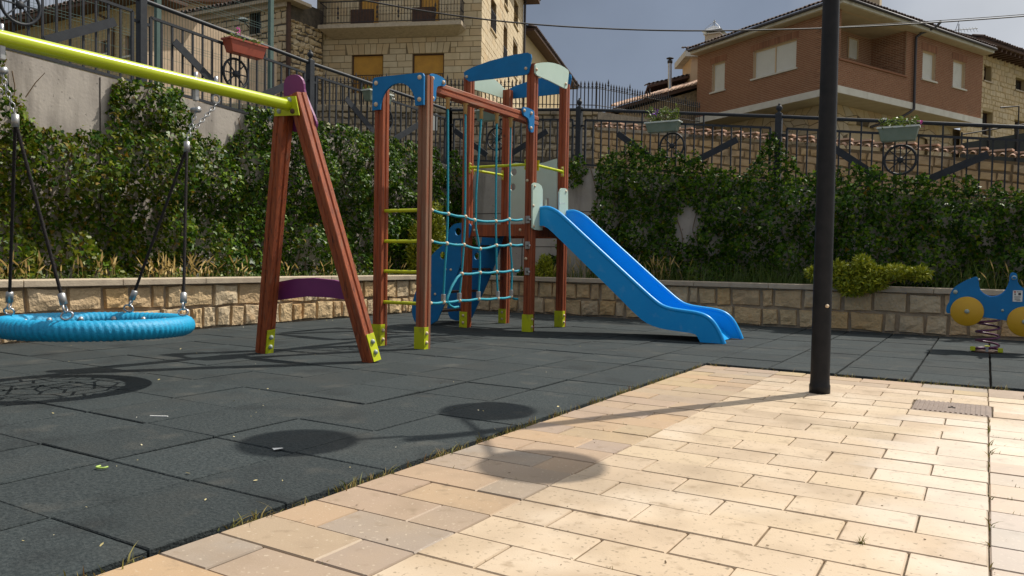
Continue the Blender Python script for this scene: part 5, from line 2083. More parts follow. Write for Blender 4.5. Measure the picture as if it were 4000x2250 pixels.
for s in (B0 + 0.075, B1 - 0.075):
    for k in range(1, 6):
        inst('baluster', bb_me, bal, Matrix.Translation(FA.p(s, 11.23, (BD - 0.085) * k / 6)))
# eaves, roof and downpipe at its far end
m = MB()
ev = FQ.uv(2060, 22)[1] + 0.2
a_, b_2 = FQ.p(9.5, 16.2, 0.0), FQ.p(13.3, 16.2, 0.0)
m.add([FQ.p(-0.8, 16.2, 0.9), FQ.p(13.0, 16.2, 0.9), FQ.p(13.0, 16.2, -8.4), FQ.p(-0.8, 16.2, -8.4), FQ.p(-0.8, 16.4, 0.9), FQ.p(13.0, 16.4, 0.9), FQ.p(13.0, 16.4, -8.4), FQ.p(-0.8, 16.4, -8.4)],
      [(0, 1, 2, 3), (0, 1, 5, 4), (1, 2, 6, 5), (2, 3, 7, 6), (3, 0, 4, 7)])
m.add([FQ.p(-0.8, 16.4, 0.9), FQ.p(13.0, 16.4, 0.9), FQ.p(13.0, 18.0, -3.7), FQ.p(-0.8, 18.0, -3.7)], [(0, 1, 2, 3)])
m.add([FQ.p(13.0, 16.4, -8.4), FQ.p(-0.8, 16.4, -8.4), FQ.p(-0.8, 18.0, -3.7), FQ.p(13.0, 18.0, -3.7)], [(0, 1, 2, 3)])
m.build('roof', 'timber_dark', AB)
eave_tiles(AB, FQ.p(-0.8, 16.4, 0.95), FQ.p(13.0, 16.4, 0.95), -FQ.n, pitch=0.26, r=0.1)
MB().tube([FQ.p(12.2, 16.2, 0.12), FQ.p(12.2, 7.0, 0.12)], 0.07, 8).build('downpipe', 'gutter', AB)

# ---------------- house beyond it
o_ = dep(2046, 200, 49)
FX_ = Fr(o_, ang(14))
ZX = FX_.uv(2075, 160)[1]
HX = thing('far_house', 'tan rendered house with tiled eaves seen past the ashlar building', 'house', (o_.x, o_.y, 6))
m = MB()
wall_sheet(m, FX_, 0, 16, 6.0, ZX, [], 0.1)
m.add([FX_.p(16, 6.0), FX_.p(16, ZX), FX_.p(16, ZX, -8), FX_.p(16, 6.0, -8)], [(0, 1, 2, 3)])
m.build('wall', 'house_yellow', HX)
m = MB()
fbox(m, FX_, -0.2, 16.5, ZX, ZX + 0.16, -0.5, 0.7)
m.build('eave', 'timber_dark', HX)
m = MB()
m.add([FX_.p(-0.2, ZX + 0.18, 0.75), FX_.p(16.6, ZX + 0.18, 0.75), FX_.p(16.6, ZX + 2.0, -4.5), FX_.p(-0.2, ZX + 2.0, -4.5)], [(0, 1, 2, 3)])
m.build('roof', 'roof_tile_dark', HX)
eave_tiles(HX, FX_.p(-0.2, ZX + 0.2, 0.8), FX_.p(16.6, ZX + 0.2, 0.8), -FX_.n, pitch=0.3, r=0.12)

# ---------------- low stone house with lit tile roof and flue
d0 = 37.0
r0p, r1p = dep(2430, 428, d0), dep(2735, 336, d0 + 1)
FH = Fr(Vector((r0p.x, r0p.y, 0)), (r1p - r0p))
LH = (Vector((r1p.x, r1p.y, 0)) - Vector((r0p.x, r0p.y, 0))).length
HS = thing('stone_cottage', 'low stone cottage with pinkish tiled roof and steel flue beside the brick house', 'house', (r0p.x, r0p.y, 5))
m = MB()
m.prism([FH.p(0, 4.5), FH.p(LH + 1.2, 4.5), FH.p(LH + 1.2, r1p.z + 0.25), FH.p(0, r0p.z - 0.12)], -FH.n * 6)
m.build('wall', 'old_render', HS)
sl_ = (r1p.z - r0p.z) / LH
m = MB()
m.prism([FH.p(-0.4, r0p.z - 0.1, 0.3), FH.p(LH + 1.2, r1p.z + 0.35 + 0.0, 0.3), FH.p(LH + 1.2, r1p.z + 0.5, 0.3), FH.p(-0.4, r0p.z + 0.05, 0.3)], -FH.n * 7)
m.build('roof', 'timber_dark', HS)
nt_ = 26
for k in range(nt_):                                      # stepped tiles along the rake, their backs in the sun
    s = -0.4 + (LH + 1.4) * k / nt_
    z = r0p.z + 0.07 + (s + 0.4) * (r1p.z + 0.45 - r0p.z) / (LH + 1.6)
    up_ = (FH.t + ZZ * sl_).normalized()
    for j in range(3):
        m = MB()
        seg = 8
        c0 = FH.p(s, z + 0.05 * j, 0.24 - 0.26 * j)
        ring1 = [c0 + FH.n * (0.11 * math.cos(math.pi * i / seg)) + ZZ * (0.11 * math.sin(math.pi * i / seg)) for i in range(seg + 1)]
        ring2 = [p + up_ * 0.32 + ZZ * 0.03 for p in ring1]
        m.add(ring1 + ring2, [(i, i + 1, seg + 2 + i, seg + 1 + i) for i in range(seg)] + [list(range(seg + 1))], True)
        m.build('roof_tile', 'coping_tile', HS)
m = MB()                                                  # higher tiled canopy behind
a_, b_2 = dep(2528, 343, d0 + 2), dep(2740, 292, d0 + 3)
m.prism([a_, b_2, b_2 + ZZ * 0.12, a_ + ZZ * 0.12], HF * 3 + HR * 0.3)
m.build('upper_roof', 'timber_dark', HS)
eave_tiles(HS, a_ + ZZ * 0.14, b_2 + ZZ * 0.14, HF, pitch=0.24, r=0.09, rise=0.1)
fc = dep(2617, 345, d0 + 0.5)
ft = dep(2617, 248, d0 + 0.5)
fx = MB().tube([fc - ZZ * 0.3, ft], 0.085, 14).build('flue', 'steel', HS)
MB().lathe(ft, ZZ, [(0.09, 0), (0.12, 0.02), (0.12, 0.14), (0.06, 0.16), (0.06, 0.2), (0.17, 0.22), (0.17, 0.25), (0.0, 0.31)], 14).build('flue_cowl', 'iron_black', fx)
# tawny wall block tucked behind the brick house
p = dep(2735, 260, 39.5)
PB = thing('rendered_annex', 'narrow orange rendered annex corner with tiled eave behind the brick house', 'building', (p.x, p.y, 6))
F5 = Fr(Vector((p.x, p.y, 0)), HR)
zt_ = F5.uv(2725, 225)[1]
m = MB()
fbox(m, F5, -0.45, 1.0, 6.0, zt_, -2.0, 0.0)
m.build('wall', 'house_cream', PB)
m = MB()
fbox(m, F5, -0.8, 1.0, zt_, zt_ + 0.3, -2.4, 0.25)
m.build('eave', 'slab_white', PB)
eave_tiles(PB, F5.p(-0.95, zt_ + 0.34, 0.3), F5.p(1.0, zt_ + 0.55, 0.3), HF, pitch=0.22)

# ---------------- stone house at the right edge
o_ = FR_.p(LRt + 0.02, 0, -0.9)
FZ = Fr(o_, FR_.t)
RH = thing('stone_house', 'old tan stone house with small dark windows beyond the brick house', 'house', (o_.x, o_.y, 5))
zz1 = FZ.uv(3900, 222)[1]
hw = [rect_uv(FZ, 3846, 250, 3872, 322), rect_uv(FZ, 3968, 300, 4010, 362), rect_uv(FZ, 3840, 430, 3876, 535), rect_uv(FZ, 3964, 465, 4002, 560)]
m = MB()
wall_sheet(m, FZ, 0, 9, 4.5, zz1, hw, 0.3, -0.02)
m.build('wall', 'house_yellow', RH)
items = []
for q in rows(0, 6.5, 5.0, zz1, (0.2, 0.32), (0.25, 0.55), 0.03, hw, jit=0.03):
    items.append((FZ, q, rng.uniform(0.0, 0.02), 0.02, 0.008, 2, 0.018))
lay(RH, 'stone', 'ashlar', items, 200)
for h in hw:
    window(RH, FZ, h, 0.32, 'glass_dark', 'timber_dark', 'cap_stone')
m = MB()
fbox(m, FZ, -0.3, 9, zz1, zz1 + 0.12, -1, 0.9)
m.build('eave', 'timber_dark', RH)
for k in range(18):
    m = MB()
    fbox(m, FZ, 0.1 + k * 0.45, 0.22 + k * 0.45, zz1 - 0.16, zz1 - 0.002, -0.1, 0.8)
    m.build('rafter_end', 'timber_dark', RH)
m = MB()
m.add([FZ.p(-0.3, zz1 + 0.13, 0.95), FZ.p(9, zz1 + 0.13, 0.95), FZ.p(9, zz1 + 2.2, -4), FZ.p(-0.3, zz1 + 2.2, -4)], [(0, 1, 2, 3)])
m.build('roof', 'roof_tile_dark', RH)
eave_tiles(RH, FZ.p(-0.3, zz1 + 0.15, 1.0), FZ.p(9, zz1 + 0.15, 1.0), -FZ.n, pitch=0.24)

# ---------------- old stone house on the left
J = dep(1119, 100, 34)
FJ = Fr(J, ang(-62.7))
FJ2 = Fr(J, ang(27.3))
LHs = thing('stone_house', 'old rubble stone house with tiled eave and shuttered windows left of the ashlar building', 'house', (J.x, J.y, 5))
zj = FJ.uv(1100, 14)[1]
hj = [rect_uv(FJ, 976, 48, 1016, 132), rect_uv(FJ, 640, 130, 664, 205), rect_uv(FJ, 800, 95, 832, 160), rect_uv(FJ, 970, 225, 1018, 330), rect_uv(FJ, 805, 265, 830, 320), rect_uv(FJ, 700, 268, 724, 300)]
sJ = FJ.uv(560, 120)[0]
m = MB()
wall_sheet(m, FJ, 0, sJ, 4.5, zj, hj, 0.3, -0.02)
m.add([FJ2.p(0, 4.5), FJ2.p(2.3, 4.5), FJ2.p(2.3, zj + 0.3), FJ2.p(0, zj + 0.3)], [(0, 1, 2, 3)])
m.build('wall', 'rubble_mortar', LHs)
items = []
for q in rows(0, sJ, 5.2, zj, (0.2, 0.34), (0.28, 0.62), 0.03, hj, jit=0.035):
    items.append((FJ, q, rng.uniform(0.0, 0.025), 0.02, 0.01, 2, 0.018))
lay(LHs, 'stone', 'ashlar', items, 260)
items = []
for q in rows(0.15, 2.25, 5.2, zj - 0.6, (0.16, 0.3), (0.2, 0.5), 0.05, [], jit=0.05):
    items.append((FJ2, q, rng.uniform(0.03, 0.14), 0.05, 0.05, 3, 0.0))
lay(LHs, 'rough_stone', 'ashlar', items, 120)
for h in hj:
    window(LHs, FJ, h, 0.32, 'glass_dark', 'timber_dark', 'cap_stone')
m = MB()
fbox(m, FJ, -0.5, sJ, zj, zj + 0.14, -1, 0.45)
fbox(m, FJ, -0.1, sJ, zj - 0.2, zj - 0.004, 0.0, 0.2)
m.build('eave', 'cap_stone', LHs)
m = MB()
m.add([FJ.p(-0.5, zj + 0.16, 0.5), FJ.p(sJ, zj + 0.16, 0.5), FJ.p(sJ, zj + 2.0, -4.5), FJ.p(-0.5, zj + 2.0, -4.5)], [(0, 1, 2, 3)])
m.build('roof', 'roof_tile_dark', LHs)
eave_tiles(LHs, FJ.p(-0.5, zj + 0.17, 0.55), FJ.p(sJ, zj + 0.17, 0.55), -FJ.n, pitch=0.24, r=0.1)
MB().tube([FJ2.p(0.02, zj, 0.1), FJ2.p(0.02, 5, 0.1)], 0.1, 10).build('corner_pipe', 'timber_dark', LHs)
# wall lamp
lc = FJ.p(*FJ.uv(1012, 102), 0.9)
WLm = thing('wall_lamp', 'white bowl street lamp on a thin bracket of the old stone house', 'lamp', lc - ZZ * 0.6)
MB().tube(smooth_open([lc + ZZ * 0.05, lc + FJ.t * -0.15 - ZZ * 0.2, lc - FJ.n * 0.9 - ZZ * 0.45], 1), 0.025, 8).build('bracket', 'iron_black', WLm)
MB().lathe(lc, ZZ, [(0.22, 0), (0.2, 0.06), (0.1, 0.11), (0, 0.12)], 14).build('bowl', 'white_rim', WLm)
MB().lathe(lc, -ZZ, [(0.21, 0), (0.12, 0.06), (0, 0.08)], 14).build('lens', 'glass_dark', WLm)

# ---------------- yellowish house at the far left
J3 = dep(566, 100, 27)
FY = Fr(J3, ang(-61))
YH = thing('yellow_house', 'yellowish brick house with dark sloping eave at the far left', 'house', (J3.x, J3.y, 4))
zy = FY.uv(511, 20)[1]
hy = [rect_uv(FY, 392, 160, 421, 208), rect_uv(FY, 487, 140, 512, 217)]
m = MB()
wall_sheet(m, FY, 0, 14, 3.5, zy, hy, 0.2, -0.012)
m.add([FY.p(0, 3.5), FY.p(0, zy), FY.p(0, zy, -6), FY.p(0, 3.5, -6)], [(0, 1, 2, 3)])
m.build('wall', 'brick_mortar', YH)
items = []
z = 4.6
k = 0
while z < zy - 0.05:
    s = -0.15 * (k % 2)
    while s < 9.5:
        s_, e_ = max(s, 0), s + 0.3
        s += 0.3
        if not any(h[0] - 0.02 < (s_ + e_) / 2 < h[1] + 0.02 and h[2] - 0.02 < z + 0.05 < h[3] for h in hy):
            items.append((FY, [(s_ + 0.006, z + 0.006), (e_ - 0.006, z + 0.006), (e_ - 0.006, z + 0.094), (s_ + 0.006, z + 0.094)], 0.002, 0.001, 0, 1, 0.011))
    z += 0.1
    k += 1
lay(YH, 'brick', 'house_yellow', items, 300)
for h in hy:
    window(YH, FY, h, 0.2, 'pane_blue', 'timber_dark', 'slab_white')
m = MB()
fbox(m, FY, -0.9, 14, zy, zy + 0.12, -1, 0.75)
m.build('eave', 'timber_dark', YH)
m = MB()
m.add([FY.p(-0.9, zy + 0.13, 0.8), FY.p(14, zy + 0.13, 0.8), FY.p(14, zy + 1.2, -3), FY.p(-0.9, zy + 1.2, -3)], [(0, 1, 2, 3)])
m.build('roof', 'roof_tile_dark', YH)
eave_tiles(YH, FY.p(-0.9, zy + 0.15, 0.82), FY.p(14, zy + 0.15, 0.82), -FY.n, pitch=0.22)
MB().tube(smooth_open([FY.p(*FY.uv(432, 70), 0.5), FY.p(*FY.uv(444, 86), 0.1), FY.p(*FY.uv(447, 100), 0.06), FY.p(*FY.uv(445, 230), 0.06)], 1), 0.045, 8).build('downpipe', 'timber_dark', YH)

# ---------------- cream gable behind
o_ = dep(560, 60, 46)
FC = Fr(o_, HR + HF * 0.08)
CH = thing('cream_house', 'cream rendered house with red tiled roof above the old stone house', 'house', (o_.x, o_.y, 8))
zc_ = FC.uv(700, 12)[1]
LCn = FC.uv(905, 20)[0]
m = MB()
fbox(m, FC, 0, LCn, 8, zc_, -8, 0)
m.build('wall', 'house_cream', CH)
m = MB()
m.prism([FC.p(-0.5, zc_ + 0.003, 0.5), FC.p(-0.5, zc_ + 0.2, 0.5), FC.p(-0.5, zc_ + 2.4, -4), FC.p(-0.5, zc_ + 0.2, -8.5), FC.p(-0.5, zc_ + 0.003, -8.5)], FC.t * (LCn + 1.0))
m.build('roof', 'roof_tile', CH)
eave_tiles(CH, FC.p(-0.5, zc_ + 0.16, 0.55), FC.p(LCn + 0.5, zc_ + 0.16, 0.55), -FC.n, pitch=0.26, r=0.11, mat='roof_tile')

# ---------------- terrace wall of grey rubble with spiked railing
DR = 26.0
a_, b_2 = dep(1200, 430, DR), dep(2336, 430, DR)
FW1 = Fr(Vector((a_.x, a_.y, 0)), Vector((b_2.x - a_.x, b_2.y - a_.y, 0)))
LW = (Vector((b_2.x, b_2.y, 0)) - Vector((a_.x, a_.y, 0))).length
e_ = dep(2745, 475, 32)
FW2 = Fr(Vector((b_2.x, b_2.y, 0)), Vector((e_.x - b_2.x, e_.y - b_2.y, 0)))
LW2 = (Vector((e_.x, e_.y, 0)) - Vector((b_2.x, b_2.y, 0))).length
RW_ = thing('rubble_wall', 'dark grey rubble terrace wall under the spiked railing', 'wall', (a_.x, a_.y, 4))
TZ = 5.82
m = MB()
fbox(m, FW1, -4, LW, 2.5, TZ - 0.06, -0.5, -0.02)
m.build('wall_core', 'rubble_mortar', RW_)
m = MB()
m.prism([FW2.p(0.01, 2.5, -0.02), FW2.p(LW2, 2.5, -0.02), FW2.p(LW2, 6.35, -0.02), FW2.p(0.01, TZ - 0.06, -0.02)], -FW2.n * 0.4)
m.build('wall_core', 'rubble_mortar', RW_)
items = []
for q in rows(-0.2, LW, 4.2, TZ - 0.2, (0.16, 0.28), (0.2, 0.5), 0.04, [], jit=0.03):
    items.append((FW1, q, rng.uniform(0.0, 0.05), 0.025, 0.02, 3, 0.018))
lay(RW_, 'stone', 'rubble', items, 300)
s = -4.0
while s < LW:
    ln = rng.uniform(0.5, 0.9)
    m = MB()
    fbox(m, FW1, s, min(s + ln, LW) - 0.02, TZ - 0.19 + rng.uniform(-0.02, 0.02), TZ, -0.55, 0.07)
    m.build('coping_stone', 'rubble', RW_, bevel=0.02)
    s += ln
SRg = thing('spiked_railing', 'black iron railing with spiked bars along the rubble terrace wall', 'railing', (a_.x, a_.y, TZ))
bar2 = MB()
bar2.lathe((0, 0, 0), ZZ, [(0.0, -0.02), (0.019, 0.06), (0.019, 0.72), (0.045, 0.75), (0.019, 0.78), (0.032, 0.82), (0.0, 0.95)], 6)
sp_me = bar2.mesh('spike_bar', 'iron_black')
for fr, L_, z0_, z1_, nb in ((FW1, LW, TZ + 0.04, TZ + 0.02, 76), (FW2, LW2, TZ + 0.02, 6.42, 44)):
    zf = lambda s: z0_ + (z1_ - z0_) * s / L_
    for hh in (0.14, 0.7):
        MB().tube([fr.p(0, zf(0) + hh, -0.12), fr.p(L_, zf(L_) + hh, -0.12)], 0.014, 6).build('rail', 'iron_black', SRg)
    for k in range(nb):
        s = L_ * (k + 0.5) / nb
        tall = 1.14 if k % 8 == 4 else 1.0
        inst('spike_bar', sp_me, SRg, Matrix.Translation(fr.p(s, zf(s), -0.12)) @ Matrix.Diagonal((1, 1, tall, 1)))
NP = thing('notice_board', 'small white notice plate on the rubble terrace wall', 'sign', FW1.p(*FW1.uv(1699, 515), 0.1))
m = MB()
s0_, z1_ = FW1.uv(1690, 446)
s1_, z0_ = FW1.uv(1709, 512)
fbox(m, FW1, s0_, s1_, z0_, z1_, 0.08, 0.11)
NPp = m.build('plate', 'sign_white', NP)
m = MB()
fbox(m, FW1, (s0_ + s1_) / 2 - 0.02, (s0_ + s1_) / 2 + 0.02, z0_ + 0.02, z1_ - 0.02, 0.03, 0.078)
m.build('bracket', 'galv', NP)

# ---------------- street wall of tawny stone with tile coping
c0, c1_ = dep(2322, 490, 22.0), dep(4060, 628, 14.9)
FK = Fr(Vector((c0.x, c0.y, 0)), Vector((c1_.x - c0.x, c1_.y - c0.y, 0)))
LK = (Vector((c1_.x, c1_.y, 0)) - Vector((c0.x, c0.y, 0))).length
zk0, zk1 = FK.uv(2345, 492)[1], FK.uv(3990, 626)[1]
CW = thing('coped_wall', 'tawny stone street wall with a coping of curved clay tiles behind the railing', 'wall', (c0.x, c0.y, 2.5))
top = lambda s: zk0 + (zk1 - zk0) * s / LK
m = MB()
m.prism([FK.p(0, 0.5, -0.02), FK.p(LK + 2, 0.5, -0.02), FK.p(LK + 2, top(LK + 2) - 0.08, -0.02), FK.p(0, top(0) - 0.08, -0.02)], -FK.n * 0.45)
m.build('wall_core', 'coped_mortar', CW)
items = []
Hk = 2.1
for q in rows(0, LK + 1.0, -Hk, -0.12, (0.13, 0.24), (0.18, 0.46), 0.03, [], jit=0.02, slope=top):
    items.append((FK, q, rng.uniform(0.0, 0.03), 0.02, 0.01, 2, 0.018))
lay(CW, 'stone', 'coped_stone', items, 300)
p0, p1 = FK.p(0, top(0) - 0.02, 0.08), FK.p(LK + 1.0, top(LK + 1.0) - 0.02, 0.08)
eave_tiles(CW, p0, p1, -FK.n, pitch=0.17, r=0.062, ln=0.34, rise=0.3, mat='coping_tile', name='coping_tile')
m = MB()
m.prism([FK.p(0, top(0) + 0.02, -0.03), FK.p(LK + 1, top(LK + 1) + 0.02, -0.03), FK.p(LK + 1, top(LK + 1) + 0.1, -0.03), FK.p(0, top(0) + 0.1, -0.03)], -FK.n * 0.2)
m.build('coping_bed', 'coped_mortar', CW)
n_ = int(LK / 0.42)
for k in range(n_):
    s = LK * (k + 0.5) / n_
    m = MB()
    fbox(m, FK, s - 0.2, s + 0.205, top(s) + 0.1, top(s) + 0.135, -0.22, 0.0)
    m.build('ridge_tile', 'coping_tile', CW)

# ---------------- dark green covered garden and gate beyond the street wall at the right
g0 = dep(3752, 600, 18.5)
FG = Fr(Vector((g0.x, g0.y, 0)), HR + HF * -0.12)
GA = thing('garden_screen', 'dark green fabric privacy screen on a garden fence behind the street wall', 'fence', (g0.x, g0.y, 2.5))
z_a, z_b = FG.uv(3752, 560)[1], FG.uv(4000, 515)[1]
L_g = FG.uv(4080, 560)[0]
m = MB()
m.prism([FG.p(0, 2.2), FG.p(L_g, 2.2), FG.p(L_g, z_b + 0.05), FG.p(0, z_a)], -FG.n * 0.03)
m.build('screen_sheet', 'tarp', GA)
for k in range(4):
    s = L_g * k / 3
    zt = z_a + (z_b + 0.05 - z_a) * k / 3
    MB().tube([FG.p(s, 2.2, 0.03), FG.p(s, zt + 0.25, 0.03)], 0.022, 8).build('fence_post', 'iron_black', GA)
MB().tube([FG.p(0, z_a + 0.2, 0.03), FG.p(L_g, z_b + 0.25, 0.03)], 0.015, 6).build('fence_rail', 'iron_black', GA)
pk = dep(3980, 415, 20)
LK2 = thing('iron_gallows', 'thin black iron frame standing in the garden at the right edge', 'frame', dep(3980, 560, 20))
MB().tube([dep(3908, 420, 20), pk, dep(3975, 600, 20)], 0.02, 6).build('frame_bar', 'iron_black', LK2)

# ---------------- wire mesh fence on green posts above the path
MF = thing('mesh_fence', 'green wire mesh fence on metal posts behind the sloping railing', 'fence', (-8, 4, 2.7))
XM = -8.0
ys = [-3.4, -0.8, 1.8, 4.39, 6.5]
for y in ys:
    zb = 2.6
    MB().box(XM - 0.035, XM + 0.035, y - 0.035, y + 0.035, zb, 5.6 if y < 6 else 5.9).build('fence_post', 'green_post', MF)
m = MB()
y = -3.4
i = 0
while y < 6.5:
    for zk in range(3):
        pass
    zz0, zz1 = 3.0, 5.4
    m.add([(XM, y - 0.003, zz0), (XM, y + 0.003, zz0), (XM, y + 0.003, zz1), (XM, y - 0.003, zz1)], [(0, 1, 2, 3)])
    m.add([(XM - 0.0022, y, zz0), (XM + 0.0022, y, zz0), (XM + 0.0022, y, zz1), (XM - 0.0022, y, zz1)], [(0, 1, 2, 3)])
    y += 0.05
for zk in (3.0, 3.2, 3.24, 3.28, 3.5, 3.7, 3.9, 3.94, 3.98, 4.2, 4.4, 4.6, 4.64, 4.68, 4.9, 5.1, 5.3, 5.4):
    m.add([(XM + 0.004, -3.4, zk - 0.0025), (XM + 0.004, 6.5, zk - 0.0025), (XM + 0.004, 6.5, zk + 0.0025), (XM + 0.004, -3.4, zk + 0.0025)], [(0, 1, 2, 3)])
stuff(m.build('wire_mesh', 'green_post', MF))

# ---------------- overhead cables
def cable(pts_, name, label, r_=0.012):
    P = smooth_open(pts_, 2)
    o = thing(name, label, 'cable', P[0])
    MB().tube(P, r_, 6).build('wire', 'iron_black', o)


cable([dep(1300, -22, 20), dep(1412, 0, 20), dep(1700, 52, 20.5), dep(2050, 95, 21), dep(2450, 117, 22), dep(2800, 122, 22), dep(3260, 110, 23), dep(3600, 92, 24), dep(4000, 64, 25), dep(4300, 38, 26)],
      'overhead_cable', 'thick black cable sagging across the sky in front of the houses', 0.02)
cable([dep(3250, 107, 23.2), dep(3600, 85, 24.2), dep(4000, 57, 25.2), dep(4300, 30, 26)], 'overhead_cable', 'thin upper wire crossing the sky right of the lamp post', 0.012)


# ================================================================== planting
DS = 4000 / 2576.0


def blob_disp(a, z, blobs):
    d = np.zeros(len(a))
    for (ca, cz, r_, h) in blobs:
        q = ((a - ca) ** 2 + ((z - cz) * 0.9) ** 2) / (r_ * r_)
        d = np.maximum(d, h * np.clip(1 - q, 0, 1))
    return d


def ivy(name, label, mats, to_plane, outline, axis, face, out_dir, n_per, a_rng, holes=(), zfloor=0.52, loc=(0, 0, 0), hang=(), thick=0.46):
    pts_ = sorted([(to_plane(u * DS, v * DS)[axis], to_plane(u * DS, v * DS).z) for u, v in outline])
    A = np.array([p[0] for p in pts_])
    Zt = np.array([p[1] for p in pts_])
    root = thing(name, label, 'ivy', loc)
    area = (a_rng[1] - a_rng[0]) * 2.3
    n = int(area * n_per)
    a = nr.uniform(a_rng[0], a_rng[1], n)
    zt = np.interp(a, A, Zt) + nr.normal(size=n) * 0.03 + 0.07 * np.sin(a * 9.1 + 1.0) * np.sin(a * 3.7) + 0.04 * np.sin(a * 23.0)
    z = zfloor + nr.rand(n) * (2.75 - zfloor)
    keep = z < zt
    for (hu, hv, ru, rv) in holes:                        # bare concrete showing through
        c = to_plane(hu * DS, hv * DS)
        c2_ = to_plane((hu + ru) * DS, hv * DS)
        c3_ = to_plane(hu * DS, (hv + rv) * DS)
        rx = abs(c2_[axis] - c[axis]) + 1e-6
        rz = abs(c3_.z - c.z) + 1e-6
        q = ((a - c[axis]) / rx) ** 2 + ((z - c.z) / rz) ** 2
        keep &= q > 1.0 + nr.normal(size=n) * 0.28
    for (lo_u, hi_u, low_v) in hang:                      # strands that stop above the ground
        p_, q_ = to_plane(lo_u * DS, low_v * DS), to_plane(hi_u * DS, low_v * DS)
        keep &= ~((a > p_[axis]) & (a < q_[axis]) & (z < p_.z + nr.normal(size=n) * 0.06))
    a, z, zt = a[keep], z[keep], zt[keep]
    nb_ = int((a_rng[1] - a_rng[0]) * 11)
    blobs = [(rng.uniform(*a_rng), rng.uniform(0.4, 2.7), rng.uniform(0.12, 0.4), rng.uniform(0.08, thick)) for _ in range(nb_)]
    base = 0.02 + 0.07 * np.clip((zt - z) / 0.5, 0, 1)
    dmax = base + blob_disp(a, z, blobs) * np.clip(0.3 + (zt - z) / 0.7, 0.3, 1.0)
    d = dmax * (1 - 0.7 * nr.rand(len(a)) ** 1.8) + 0.01
    P = np.zeros((len(a), 3))
    P[:, axis] = a
    P[:, 1 - axis] = face + d * out_dir
    P[:, 2] = z + 0.03
    Nm = nr.normal(size=P.shape) * 0.8
    Nm[:, 1 - axis] += 1.0 * out_dir
    Nm[:, 2] += 0.55
    Upv = nr.normal(size=P.shape) * 0.45
    Upv[:, 2] -= 1.0
    S = 0.026 + 0.042 * nr.rand(len(a)) ** 1.3
    sel = nr.rand(len(a))
    cuts = np.cumsum([m_[1](a) for m_ in mats], axis=0)
    done = np.zeros(len(a), bool)
    for (m_, fn), cu in zip(mats, cuts):
        k = (sel < cu) & ~done
        done |= k
        if k.sum():
            stuff(leafmesh('foliage', m_, root, P[k], Nm[k], S[k], IVY_T, Upv=Upv[k]))
    # woody stems creeping over the wall
    m = MB()
    for k in range(int((a_rng[1] - a_rng[0]) * 3.2)):
        aa = rng.uniform(*a_rng)
        h = float(np.interp(aa, A, Zt)) + rng.uniform(-0.1, 0.12)
        P_ = []
        zz2 = zfloor
        while zz2 < h:
            q = [0, 0, zz2]
            q[axis] = aa
            q[1 - axis] = face + out_dir * rng.uniform(0.008, 0.03)
            P_.append(q)
            aa += rng.uniform(-0.09, 0.09)
            zz2 += rng.uniform(0.1, 0.2)
        if len(P_) > 2:
            m.tube(smooth_open(P_, 1), [0.006] * (len(smooth_open(P_, 1))), 5)
    stuff(m.build('stem', 'stem', root))
    return root


OUT_L = [(-120, 150), (-40, 150), (15, 140), (32, 215), (60, 252), (100, 300), (150, 318), (200, 330), (255, 322), (283, 300), (291, 230), (300, 192), (340, 188), (420, 205), (458, 235), (475, 275), (490, 335), (540, 352), (570, 355), (600, 335), (625, 300), (640, 268), (700, 262), (760, 265), (800, 278), (850, 300), (940, 335), (1000, 350), (1060, 360), (1120, 372)]
ivy('ivy', 'tangled ivy with yellowed leaves climbing the concrete wall behind the swing',
    [('ivy_old', lambda a: np.clip(0.75 - (a - 1.5) * 0.22, 0.1, 0.75)), ('ivy', lambda a: np.ones(len(a)))],
    lambda u, v: nx(u, v, -5.72), OUT_L, 1, -5.83, 1.0, 2100, (-0.9, 8.3),
    holes=[(155, 265, 120, 62), (560, 300, 62, 55), (90, 215, 60, 30), (250, 300, 30, 40)], loc=(-5.8, 3, 0.5))
OUT_R = [(1100, 372), (1130, 380), (1160, 408), (1172, 440), (1180, 560), (1190, 700), (1270, 700), (1410, 640), (1424, 402), (1448, 398), (1476, 420), (1490, 420), (1500, 398), (1540, 385), (1590, 360), (1620, 370), (1650, 380), (1720, 398), (1800, 424), (1850, 428), (1890, 418), (1905, 380), (1930, 345), (1955, 348), (1985, 398), (2010, 432), (2100, 428), (2150, 420), (2200, 436), (2300, 445), (2400, 460), (2480, 468), (2576, 476), (2700, 490), (2900, 510)]
ivy('ivy', 'dense dark green ivy hanging over the wall behind the slide and lamp post',
    [('ivy_old', lambda a: np.full(len(a), 0.1)), ('ivy', lambda a: np.ones(len(a)))],
    lambda u, v: ny(u, v, 8.5), OUT_R, 0, 8.68, -1.0, 2000, (-5.8, 4.6),
    holes=[(1722, 565, 30, 45), (1478, 500, 22, 90), (1225, 500, 45, 90)], loc=(0, 8.4, 0.5), hang=((1418, 1486, 475),))

# rogue twig poking up from the wall
TGr = MB()
a, b = nx(100, 380, -5.75), nx(176, 284, -5.7)
TGr.tube([a, a * 0.5 + b * 0.5 + Vector((0, 0, 0.02)), b], [0.006, 0.005, 0.003], 5)
tag(TGr.build('twig', 'stem', None, loc=(a.x, a.y, a.z)), 'bare brown twig leaning on the concrete wall behind the lime beam', 'twig')


